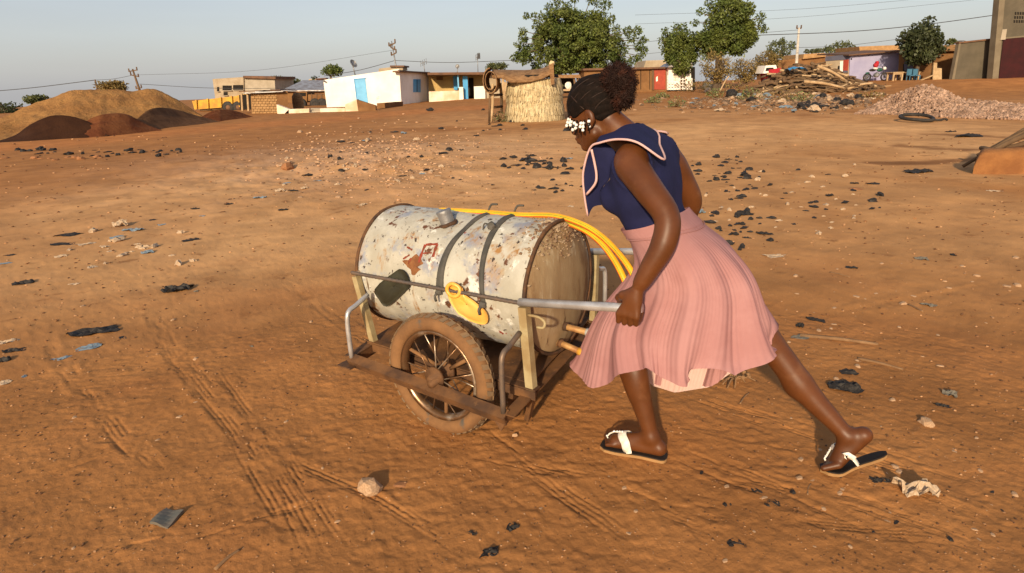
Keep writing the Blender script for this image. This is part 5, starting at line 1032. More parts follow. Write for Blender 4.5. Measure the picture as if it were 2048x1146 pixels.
# neck and head
B.cone((-.83, 0, 1.235), hd(-.035, -.02), .056, .052, .03); B.cone((-.79, 0, 1.235), hd(.0, -.055), .042, .036, .03)
B.ell(hd(-.002, .052), np.array([.100, .076, .092])*HS, .02, RH); B.ell(hd(.040, -.012), np.array([.060, .060, .078])*HS, .03, RH)
B.cone(hd(.012, -.055, .046), hd(.075, -.086, .016), .020, .018, .025); B.cone(hd(.012, -.055, -.046), hd(.075, -.086, -.016), .020, .018, .025); B.ell(hd(.082, -.085), (.017, .02, .016), .015)
B.cone(hd(.098, .022), hd(.112, -.018), .010, .0125, .012); B.ell(hd(.106, -.024, .013), (.011, .009, .008), .008); B.ell(hd(.106, -.024, -.013), (.011, .009, .008), .008)
B.cone(hd(.096, .030, .012), hd(.082, .030, .046), .010, .009, .014); B.cone(hd(.096, .030, -.012), hd(.082, .030, -.046), .010, .009, .014)
for s in (1, -1):
    B.ell(hd(.066, -.018, .042*s), (.022, .02, .018), .02); B.ell(hd(.097, .010, .031*s), (.011, .014, .010), .012, sub=True)
B.ell(hd(.090, -.052), (.020, .026, .022), .015); B.ell(hd(.106, -.047), (.009, .022, .0075), .005); B.ell(hd(.103, -.062), (.009, .019, .0075), .005)
for s in (1, -1):
    B.ell(hd(-.006, .004, .078*s), (.020, .011, .033), .006, RH); B.ell(hd(.002, .006, .090*s), (.010, .007, .018), .004, RH, sub=True); B.ell(hd(.002, -.026, .078*s), (.010, .007, .011), .006)
# arms
near_arm = [(-.872, .168, 1.188), (-.905, .192, 1.158), (-.962, .224, 1.112), (-1.045, .268, 1.035), (-1.050, .302, .95), (-1.012, .325, .86), (-.985, .336, .803)]
SPL = lambda P, R, k=.006: B.chain(crom(P, 5), np.interp(np.linspace(0, 1, (len(P)-1)*5+1), np.linspace(0, 1, len(P)), R), k)
SPL(near_arm, [.056, .054, .050, .043, .042, .034, .027])
far_arm = [(-.872, -.168, 1.188), (-.90, -.20, 1.14), (-.925, -.235, 1.08), (-.955, -.28, .995), (-.935, -.31, .93), (-.885, -.355, .845), (-.862, -.375, .80)]
SPL(far_arm, [.054, .053, .048, .042, .041, .033, .026])
def hand(s, hx, hw, hz, wr):      # a fist closed round the handle; s = +1 near hand
    W_ = np.array(wr, float)
    for i in range(4):
        x = hx+.034-i*.0225; mc = np.array([x-.004, hw+s*.036, hz-.012-.003*abs(i-1)]); pip = np.array([x, hw+s*.030, hz-.050+.004*(i == 3)+.003*(i == 0)]); dip = np.array([x+.002, hw-s*.006, hz-.048+.004*(i == 3)]); tip = np.array([x+.003, hw-s*.028, hz-.022])
        B.cone(W_+(mc-W_)*.12, mc, .015, .0135, .012); B.cone(mc, pip, .0118, .0100, .002); B.cone(pip, dip, .0100, .0090, .002); B.cone(dip, tip, .0090, .008, .002)
    th = [W_+np.array([.010, -s*.004, -.015]), np.array([hx+.026, hw+s*.014, hz+.048]), np.array([hx+.046, hw+s*.002, hz+.032]), np.array([hx+.056, hw-s*.020, hz+.022]), np.array([hx+.058, hw-s*.031, hz+.0])]
    B.chain(th, [.017, .016, .0135, .012, .009], .008)
    B.ell(W_*.42+np.array([hx-.004, hw+s*.026, hz+.012])*.58, (.030, .018, .036), .02)
hz_n = LAT(1262, 615.5, .32); hand(1, hz_n[0], .32, hz_n[2], (-.978, .340, .790)); hand(-1, -.805, -.395, .725, (-.855, -.380, .790))
# feet
def foot(ank, heel, ball, toe, side, up):
    ank, heel, ball, toe, up = [np.array(q, float) for q in (ank, heel, ball, toe, up)]; f = ball-heel; f /= np.linalg.norm(f); l = np.cross(up, f); l /= np.linalg.norm(l); u = np.cross(f, l)
    B.cone(ank, heel+u*.008, .027, .0265, .014); B.cone(heel, ball-l*.012, .027, .023, .016); B.cone(heel, ball+l*.016, .025, .020, .016); B.cone(ank, ball+u*.006, .027, .022, .025)
    ft = toe-ball; L = np.linalg.norm(ft); ft /= L
    for i in range(5):
        o = (i-2)*.0165*side; ln = L*(1.0-.11*i if i else 1.02); r = .0125 if i == 0 else .0088
        B.cone(ball+l*o*.9, ball+l*(o-.004*side)*1.1+ft*ln, r+.003, r, .006)
foot((-.985, .158, .095), (-1.018, .153, .049), (-.838, .176, .040), (-.786, .184, .028), 1, (0, 0, 1))
foot((-1.660, -.128, .156), (-1.714, -.142, .168), (-1.640, -.108, .048), (-1.592, -.098, .028), -1, (.45, 0, .9))
V, Qd = surface_nets(B.F, B.lo, B.h); V = relax(V, Qd, 1, .35)
her = empty('person', C_(-1.1, 0, 0), 'barefaced woman with hair bun in navy top and pink pleated skirt pushing the cart', 'person')
her['label'] = 'woman in navy top and pink pleated skirt leaning to push the cart'
body = np_mesh('body', toW(V), Qd[:, ::-1] if np.linalg.det(np.array([CF, CL, CZ])) < 0 else Qd, M['skin'], her)
# sleeveless navy top: the torso, a finger's width out, cut at waist, neck and arm holes
TF = Field(B.lo, B.lo+(B.n-1)*B.h, B.h); TF.F = TORSO-.010
sl, (X, Y, Z) = TF.box((-1.3, -.3, .7), (-.5, .3, 1.35)); ff = TF.F[sl]
ff = np.maximum(ff, -((X+.90)*.22+(Z-.945))+0*Y)                      # waist
ff = np.maximum(ff, ((X+.80)*.45+(Z-1.243)*.9)+.0*Y)                 # neck
for s in (1, -1):
    a = np.array([-.872, .205*s, 1.20]); b_ = np.array([-.97, .26*s, 1.09]); d = b_-a; t = np.clip(((X-a[0])*d[0]+(Y-a[1])*d[1]+(Z-a[2])*d[2])/(d@d), -.8, 1.5)
    ff = np.maximum(ff, (.082-np.sqrt((X-a[0]-t*d[0])**2+(Y-a[1]-t*d[1])**2+(Z-a[2]-t*d[2])**2)))
TF.F[:] = .5; TF.F[sl] = ff; TV, TQ = surface_nets(TF.F, TF.lo, TF.h); TV = relax(TV, TQ, 2, .4)
TV = TV+.0035*fbm(TV[:, 0]/.05+TV[:, 2]/.09, TV[:, 1]/.06, 33, 3)[:, None]*TF.grad(TV)
flipq = np.linalg.det(np.array([CF, CL, CZ])) < 0
top = np_mesh('top', toW(TV), TQ[:, ::-1] if flipq else TQ, M['cloth_blue'], her)
def push_out(P, m, B=B):      # keep cloth outside the body
    P = np.array(P, float)
    for _ in range(3):
        d = B.at(P); k = d < m; P = P+np.where(k, m-d, 0)[..., None]*B.grad(P)
    return P
# sailor collar with pink piping
cin = [(1206, 410, .05), (1222, 376, .08), (1232, 340, .10), (1228, 303, .10), (1206, 279, .062), (1229, 264, .056), (1253, 250, .046), (1272, 247, .022), (1281, 247, .0), (1283, 248, -.03)]
cout = [(1176, 432, .06), (1169, 388, .09), (1167, 345, .112), (1180, 297, .14), (1203, 285, .168), (1238, 279, .185), (1276, 286, .185), (1327, 319, .15), (1319, 290, .03), (1304, 260, -.10)]
ci = [np.array(LAT(*q)) for q in cin]; co = [np.array(LAT(*q)) for q in cout]; mir = lambda p: p*np.array([1, -1, 1])
ci += [mir(ci[k]) for k in (6, 5, 4, 3, 2)]; co += [mir(co[k])+np.array([.035, .03, -.055]) for k in (6, 5, 4, 3, 2)]
CI = crom(ci, 6); CO = crom(co, 6); rows = []
for a, b_ in zip(CI, CO): rows.append([a+(b_-a)*t+np.array([.012, 0, .012])*math.sin(math.pi*t) for t in np.linspace(0, 1, 12)])
P = push_out(np.array(rows), .014); dn = B.grad(P); b = MB(); b.grid(toW(P)); b.grid(toW(P-dn*.003), flip=True); b.build('collar', M['cloth_blue'], her)
collar = [o for o in her.children if o.name.startswith('collar')][0]
b = MB(); b.tube(toW(P[:, -1]+dn[:, -1]*.001), .0042, 8); b.build('piping', M['piping'], collar)
b = MB(); b.tube(toW(crom([LAT(1183, 299, .150), LAT(1189, 325, .135), LAT(1193, 350, .130), LAT(1190, 368, .125), LAT(1173, 389, .105)], 5)), .005, 7); b.build('piping', M['piping'], collar)
# pleated skirt
hem = [(0, 1147, 735, .06), (28, 1181, 778, .25), (52, 1240, 751, .31), (75, 1287, 732, .325), (93, 1326, 757, .31), (108, 1358, 770, .285), (114, 1369, 764, .265), (119, 1376, 738, .262), (134, 1422, 736, .245), (148, 1480, 742, .21), (162, 1532, 729, .10), (180, 1560, 692, -.05), (206, 1505, 705, -.20), (236, 1421, 767, -.17), (268, 1352, 779, -.16), (298, 1308, 765, -.165), (325, 1262, 724, -.175), (345, 1185, 715, -.09)]
hf = np.array([h[0] for h in hem]); hp = np.array([LAT(*h[1:]) for h in hem]); NP = 420; ph = np.arange(NP)*360/NP
H4 = np.stack([np.interp(ph, np.concatenate([hf-360, hf, hf+360]), np.tile(hp[:, i], 3)) for i in range(3)], -1)
kern = np.exp(-(np.arange(-14, 15)/3.2)**2); kern /= kern.sum(); H4 = np.stack([np.convolve(np.concatenate([H4[-14:, i], H4[:, i], H4[:14, i]]), kern, 'valid') for i in range(3)], -1)
pr = np.radians(ph)
ring = lambda c, a, w_, tz: np.stack([c[0]+a*np.cos(pr), c[1]+w_*np.sin(pr), c[2]+tz*np.cos(pr)], -1)
R0 = ring((-.895, 0, .958), .104, .142, -.028); R1 = ring((-.985, 0, .885), .165, .165, -.02); R2 = ring((-1.055, -.005, .755), .225, .195, -.012); R3 = ring((-1.02, .02, .575), .325, .255, -.02)
R3 = R3*.6+(R2*.45+H4*.55)*.4
K = np.stack([2*R0-R1, R0, R1, R2, R3, H4, 2*H4-R3], 0); rows = []; nt = 12
for i in range(1, 5):
    for t in np.linspace(0, 1, nt, endpoint=(i == 4)):
        a, b_, c, d = K[i-1:i+3]; rows.append(.5*(2*b_+(c-a)*t+(2*a-5*b_+4*c-d)*t*t+(3*b_-a-3*c+d)*t**3))
P = np.array(rows); tt = np.linspace(0, 1, len(P))[:, None]; tan = np.roll(P, -1, 1)-np.roll(P, 1, 1); dwn = np.gradient(P, axis=0); nor = np.cross(tan, dwn); nor /= np.linalg.norm(nor, axis=-1, keepdims=True)
cen = P.mean(1, keepdims=True); nor = np.where(((P-cen)*nor).sum(-1, keepdims=True) < 0, -nor, nor)
P = push_out(P, .020, PB) if False else P
hold = P.copy(); up_ = tt[:, 0] < .95; P[up_] = push_out(P[up_], .022, PB)
for _ in range(14):      # let the cloth settle into smooth planes
    Q_ = P.copy(); Q_[1:-1] = (P[:-2]+P[2:]+np.roll(P, 1, 1)[1:-1]+np.roll(P, -1, 1)[1:-1]+np.roll(P, 4, 1)[1:-1]+np.roll(P, -4, 1)[1:-1])/6; P = Q_
tan = np.roll(P, -1, 1)-np.roll(P, 1, 1); dwn = np.gradient(P, axis=0); nor = np.cross(tan, dwn); nor /= np.linalg.norm(nor, axis=-1, keepdims=True); nor = np.where(((P-P.mean(1, keepdims=True))*nor).sum(-1, keepdims=True) < 0, -nor, nor)
saw = (np.abs(((ph/360*84+.8*np.sin(pr*3)+.5*np.sin(pr*11+1)) % 1)-.35)*(.45+.55*np.sin(pr*6.0+2)**2))[None, :]
fold = (.014*np.sin(pr*7+.6+.8*np.sin(pr*2))+.014*np.sin(pr*13+2.0)+.014*np.sin(pr*4+1))[None, :]*sstep(.18, .9, tt)
base_ = P.copy(); P = P+nor*(-(.0008+.0055*sstep(.08, 1, tt))*saw*2*(.75+.25*np.sin(pr*5)[None, :])+fold)[..., None]
P[up_] = push_out(P[up_], .013, PB)
li = np.where((ph > 196) & (ph < 350))[0]; LP = base_[int(len(P)*.45):][:, li]-nor[int(len(P)*.45):][:, li]*.012; LP = LP+np.array([0, 0, -.012])*np.linspace(0, 1, len(LP))[:, None, None]; LP = LP-nor[int(len(P)*.45):][:, li]*(.006*saw[:, li])[..., None]
b = MB(); PW_ = toW(P); b.grid(np.swapaxes(PW_, 0, 1), closed_u=True); skirt = b.build('skirt', M['cloth_pink'], her)
b = MB(); b.grid(toW(LP)); b.build('lining', mat('pale lining cloth', (.66, .47, .42), (.62, .42, .37), scale=6, rough=.85, bump=.05, trans=.2), skirt)
b = MB(); wb = push_out(P[:7]+nor[:7]*.004, .019, PB); b.grid(np.swapaxes(toW(wb), 0, 1), closed_u=True); b.build('waistband', M['cloth_pink'], her)
b = MB(); sm_ = push_out(P[7]+nor[7]*.004, .019, PB); b.tube(toW(sm_), .0022, 5, closed=True); b.build('seam', M['cloth_pink'], skirt)
# hair: braided cap, frizzy bun, beads at the ends of the front braids
Hf = Field((-.86, -.14, 1.22), (-.48, .14, 1.56), .004); sl, (X, Y, Z) = Hf.box((-.86, -.14, 1.22), (-.48, .14, 1.56))
qx = (X-EC[0]+0*Y+0*Z)/HS; qy = (Y+0*X+0*Z)/HS; qz = (Z-EC[2]+0*X+0*Y)/HS; f = qx*FH[0]+qz*FH[2]; u = qx*UH[0]+qz*UH[2]; s = qy
row = np.arctan2(s, u-.01); groove = .0042*np.abs(np.sin(row*7.5+.8*f/.1))**.6*sstep(-.09, -.03, f+.02)
k0 = np.sqrt(((f+.004)/.1115)**2+(s/.0865)**2+((u-.052)/.1045)**2); k1 = np.sqrt(((f+.004)/.1115**2)**2+(s/.0865**2)**2+((u-.052)/.1045**2)**2)
d = k0*(k0-1)/np.maximum(k1, 1e-6)*HS+.004-groove
hl = np.interp(f, [-.12, -.085, -.045, -.022, .0, .022, .05, .085, .12], [-.050, -.056, -.040, -.012, .034, .030, .022, .026, .030]); d = np.maximum(d, (hl-u)*HS*.9)
Hf.F[:] = d; HV, HQ = surface_nets(Hf.F, Hf.lo, Hf.h); hair = np_mesh('hair', toW(HV), HQ[:, ::-1] if flipq else HQ, M['hair'], her)
bc = np.array(LAT(1236, 166, .0)); rg = np.random.default_rng(21)
def frizz(d, s): return .011*fbm(d[..., 0]*4+9, d[..., 1]*4+d[..., 2]*5, s, 4)
V3, F3 = ICO[3]; b = MB(); rr = .066*(1+.9*frizz(V3, 5)/.05); b.add(toW(V3*rr[:, None]*np.array([1.03, .95, .98])+bc), F3, True); rr2 = .038*(1+.9*frizz(V3, 9)/.05); b.add(toW(V3*rr2[:, None]+bc+[-.028, .02, -.052]), F3, True); bun = b.build('hair_bun', M['bun'], her)
SVs = []
for k in range(5200):
    d = rg.normal(size=3); d /= np.linalg.norm(d); t1 = np.cross(d, rg.normal(size=3)); t1 /= np.linalg.norm(t1); p = (bc+d*.062*rg.uniform(.9, 1.05)) if k % 4 else (bc+[-.028, .02, -.052]+d*.036); L_ = rg.uniform(.012, .03); w = np.cross(d, t1)*.0009
    q = p+(t1*.8+d*rg.uniform(.1, .7))*L_; q2 = q+(-d*.3+t1*rg.uniform(-.5, .5)+np.cross(d, t1)*rg.uniform(-.6, .6))*L_*.8; SVs += [[p-w, p+w, q+w, q-w], [q-w, q+w, q2+w*.5, q2-w*.5]]
SVs = np.array(SVs).reshape(-1, 3); o = np_mesh('bun_strands', toW(SVs), np.arange(len(SVs)).reshape(-1, 4), M['bun'], bun, smooth=False); o['kind'] = 'stuff'
# parted scalp lines between the braids
def scalp(f, u):
    q = 1-((f+.004)/.1115)**2-((u-.052)/.1045)**2; return hd(f, u, .0865*math.sqrt(max(q, 0))*.975)
b = MB(); part_ = [(.062, .118), (.045, .098), (.028, .075), (.014, .052), (.004, .036)]
b.tube(toW(crom([scalp(*q) for q in part_], 4)), .0024, 5)
for (f0, u0), (f1, u1) in (((.050, .105), (-.035, .135)), ((.036, .086), (-.055, .115)), ((.022, .064), (-.068, .095)), ((.010, .045), (-.080, .070)), ((-.02, .012), (-.085, .045)), ((.075, .098), (.09, .055))):
    b.tube(toW(np.array([scalp(f0+(f1-f0)*t, u0+(u1-u0)*t+.006*math.sin(math.pi*t)) for t in np.linspace(0, 1, 12)])), .0017, 5)
b.build('parting', mat('scalp', (.030, .014, .008), rough=.6, bump=0), hair)
first = None; bprot = {}
def bead(c, ax, m):
    global bprot
    if m not in bprot:
        q = MB(); q.lathe([(-.0058, .002), (-.0058, .0048), (-.003, .0066), (.003, .0066), (.0058, .0048), (.0058, .002)], (0, 0, 0), (0, 0, 1), 10); o = q.build('hair_bead', M[m]); o.parent = her; bprot[m] = o
    else:
        o = bprot[m].copy(); COL.objects.link(o)
    o.location = Vector(toW(np.array(c)))-her.location; o.rotation_euler = Vector(toW(np.array(ax))-CM).to_track_quat('Z', 'Y').to_euler()
for i, be in enumerate(np.radians(np.linspace(-60, 90, 17))):
    r0 = hd(.112*math.cos(be), .034-.012*abs(math.sin(be))-.040*max(0, math.sin(be))**2, .090*math.sin(be)); dn_ = np.array([.35*math.cos(be), .15*math.sin(be), -1.0]); dn_ /= np.linalg.norm(dn_); jit = RNG.uniform(-.005, .005)
    q = MB(); q.tube(toW(np.array([r0+[0, 0, .02], r0+dn_*.012, r0+dn_*(.028+jit)])), .0035, 6); q.build('braid_end', M['hair'], hair)
    for k in range(2 if i % 3 else 3): bead(r0+dn_*(-.008+jit+k*.0128)+FH*.004*(i % 2), dn_+RNG.normal(0, .12, 3), 'bead' if k != 1 or i % 4 else 'beadblack')
for k, (bx_, by_) in enumerate(((1189, 263), (1186, 275))): pass
q = MB(); q.blob(toW(hd(.002, -.028, .087)), .0055, 2, 2, .02); q.build('earring', M['bead'], her)
for s in (1, -1):
    q = MB(); q.blob(toW(hd(.088, .011, .031*s)), .0115, 1, 2, 0); e_ = q.build('eye', M['bead'], her); q = MB(); q.blob(toW(hd(.0965, .008, .033*s)), .0055, 1, 2, 0); q.build('iris', M['beadblack'], e_)
# sandals
def sandal(heel, ball, toe, tail, up, side, lab):
    heel, ball, toe, tail, up = [np.array(q, float) for q in (heel, ball, toe, tail, up)]; rt = empty('sandal', (0, 0, 0)); rt.parent = her; rt.location = Vector((0, 0, 0))
    sp = crom([tail, heel, (heel+ball)/2*1.0, ball, toe], 5); wd = np.interp(np.linspace(0, 1, len(sp)), [0, .06, .2, .45, .72, .9, 1], [.012, .026, .031, .029, .042, .038, .018])
    l = np.cross(up, toe-heel); l /= np.linalg.norm(l); 
    def slab(b, dz0, dz1, grow):
        rows = [];
        for p, w_ in zip(sp, wd): 
            w_ = w_+grow; rows.append([p-l*w_+CZ*0+up0*dz0, p-l*w_+up0*dz1, p-l*w_*.5+up0*dz1, p+up0*dz1, p+l*w_*.5+up0*dz1, p+l*w_+up0*dz1, p+l*w_+up0*dz0, p+up0*dz0, p-l*w_+up0*dz0])
        b.grid(toW(np.array(rows)), smooth=False); e0 = rows[0][:-1]; e1 = rows[-1][:-1]; b.add(toW(np.array(e0)), [tuple(range(8))]); b.add(toW(np.array(e1)), [tuple(range(7, -1, -1))])
    up0 = np.array([0, 0, 1.0])
    m = MB(); slab(m, -.016, -.004, .003); s_ = m.build('sole', M['solepale'], her); m = MB(); slab(m, -.0035, .001, 0); m.build('footbed', M['sole'], s_)
    return s_, l
def arch(l, c0, c1, apex, name, w, par):      # a band over the foot
    pts = crom([c0, c0*.55+apex*.45+np.array([0, 0, .018]), apex, c1*.55+apex*.45+np.array([0, 0, .012]), c1], 6); pts = push_out(pts, .006); f = np.array([1.0, .1, 0]); b = MB()
    fdir = np.cross(np.gradient(pts, axis=0), B.grad(pts)); fdir /= np.linalg.norm(fdir, axis=1)[:, None]; n_ = B.grad(pts)
    rows = [[p-q*w/2, p-q*w/2+n__*.003, p+n__*.004, p+q*w/2+n__*.003, p+q*w/2, p-q*w/2] for p, q, n__ in zip(pts, fdir, n_)]; b.grid(toW(np.array(rows))); return b.build(name, M['strapwhite'], par), pts
sA, lA = sandal((-1.022, .153, .018), (-.838, .178, .017), (-.776, .186, .016), (-1.052, .149, .019), (0, 0, 1), 1, 'a')
o, pts = arch(lA, np.array([-.905, .205, .020]), np.array([-.888, .128, .020]), np.array([-.872, .172, .066]), 'strap', .036, sA)
def thong(a, c, par):
    P_ = push_out(crom([a, a*.5+c*.5+np.array([0, 0, .010]), c], 5), .008); b = MB(); b.tube(toW(P_), .0036, 7); b.build('thong', M['strapwhite'], par); b = MB()
    for k, p in enumerate(P_[::2]): b.blob(toW(p+[0, .002, .003]), .0045, k, 2, .1)
    b.build('rhinestones', mat('glass stones', (.8, .8, .78), rough=.08, spec=.8, bump=0), par)
thong(pts[len(pts)//2], np.array([-.815, .172, .022]), sA)
sB, lB = sandal((-1.735, -.135, .078), (-1.648, -.106, .020), (-1.585, -.095, .016), (-1.795, -.128, .128), (.5, 0, .86), -1, 'b')
o, pts = arch(lB, np.array([-1.712, -.098, .062]), np.array([-1.69, -.160, .085]), np.array([-1.632, -.122, .092]), 'strap', .020, sB); thong(pts[len(pts)//2], np.array([-1.608, -.112, .028]), sB)
for o in [o for o in her.children if o.type == 'EMPTY']: bpy.data.objects.remove(o)
# ------------------------------------------------------------------ litter, stones and weeds on the ground
M['blackplastic'] = mat('dusty black plastic', (.012, .011, .011), (.032, .026, .022), scale=12, rough=.6, spec=.25, bump=.1)
M['blueplastic'] = mat('faded blue plastic', (.11, .19, .27), (.19, .20, .20), scale=10, rough=.6, bump=.1)
M['paleplastic'] = mat('dirty pale plastic', (.52, .40, .28), (.40, .27, .16), scale=10, rough=.7, bump=.1, trans=.1)
M['greyplastic'] = mat('grey green plastic', (.10, .10, .085), (.15, .12, .09), scale=10, rough=.6, bump=.1)
M['stone'] = mat('pale dusty stone', (.50, .33, .20), (.36, .21, .115), scale=9, rough=.95, spec=.1, bump=.4, bscale=40, bdist=.006)
M['stonered'] = mat('reddish stone', (.34, .16, .075), (.26, .115, .05), scale=9, rough=.95, spec=.1, bump=.4, bscale=40, bdist=.006)
M['stick'] = mat('dry stick', (.27, .155, .075), (.18, .10, .048), scale=10, rough=.9, bump=.2)
def scrap_mesh(seed, n=7, crump=.28, lobes=.22):
    rg = np.random.default_rng(seed); b = MB(); NA = 26
    R_ = np.clip(1+lobes*rg.normal(size=9), .45, 1.5); R_ = np.interp(np.arange(NA)/NA*9, np.arange(10), np.append(R_, R_[0]))*rg.uniform(.88, 1.12, NA); rows = []
    for i in range(NA):
        a = 2*math.pi*i/NA; rows.append([(math.cos(a)*R_[i]*r, math.sin(a)*R_[i]*r*.66, crump*(abs(float(fbm(np.array(math.cos(a)*R_[i]*r*1.7+seed*3.3), np.array(math.sin(a)*R_[i]*r*1.7), seed, 2)))*2.4+.9*abs(float(fbm(np.array(math.cos(a)*r*4+seed), np.array(math.sin(a)*r*4), seed+1, 2)))+.25*(1-r))+.02) for r in (.02, .25, .45, .65, .85, 1.0)])
    rows = np.array(rows, float); b.grid(rows, closed_u=True, smooth=False); b.grid(rows-[0, 0, .025], closed_u=True, smooth=False, flip=True); return b
def chunk_mesh(seed):      # a crumpled little wad
    b = MB(); b.blob((0, 0, .22), .8, seed, 2, .42, (1.25, .7, .55)); rg = np.random.default_rng(seed); b.blob((rg.uniform(-.6, .6), rg.uniform(-.4, .4), .15), .5, seed+5, 1, .45, (1.3, .6, .5)); return b
PROTO = {}
def proto(kind, var):
    k = (kind, var)
    if k not in PROTO:
        if kind in ('blackplastic', 'blueplastic', 'paleplastic', 'greyplastic'): b = scrap_mesh(100+var*7+len(kind), crump=.32+.1*(var % 3)) if var < 4 else chunk_mesh(var*3+len(kind))
        elif kind in ('stone', 'stonered'): b = MB(); b.blob((0, 0, .25), 1.0, 40+var, 2, .16, (1.15, .85, .62))
        elif kind == 'stick':
            b = MB(); rg = np.random.default_rng(var+3); b.tube(crom([(-1, 0, .03), (-.3, rg.uniform(-.1, .1), .06), (.4, rg.uniform(-.12, .12), .05), (1, 0, .03)], 4), np.linspace(.05, .03, 13), 6)
        PROTO[k] = b.build('p', M[kind]).data; bpy.data.objects.remove([o for o in bpy.data.objects if o.data == PROTO[k]][0])
    return PROTO[k]
NAMES = {'blackplastic': ('plastic_scrap', 'scrap'), 'blueplastic': ('plastic_rag', 'rag'), 'paleplastic': ('paper_scrap', 'scrap'), 'greyplastic': ('plastic_scrap', 'scrap'), 'stone': ('stone', 'stone'), 'stonered': ('stone', 'stone'), 'stick': ('stick', 'stick')}
def drop(px, py, kind, w, label, rz=None, group=None, flat=1.0, ln=1.0, var=None):    # w: width in photo pixels
    p = GT(px, py); dist = math.sqrt(p[0]**2+p[1]**2+2.25); s = w*.5*dist/FPX
    var = RNG.integers(4) if var is None else var; nm, cat = NAMES[kind]
    o = bpy.data.objects.new(nm, proto(kind, int(var))); COL.objects.link(o); o.location = (p[0], p[1], p[2]-.004-.1*s*(kind[:5] == 'stone'))
    o.rotation_euler = (0, 0, RNG.uniform(0, 6.28) if rz is None else rz); o.scale = (s*ln, s, s*flat); tag(o, label, cat, group); return o
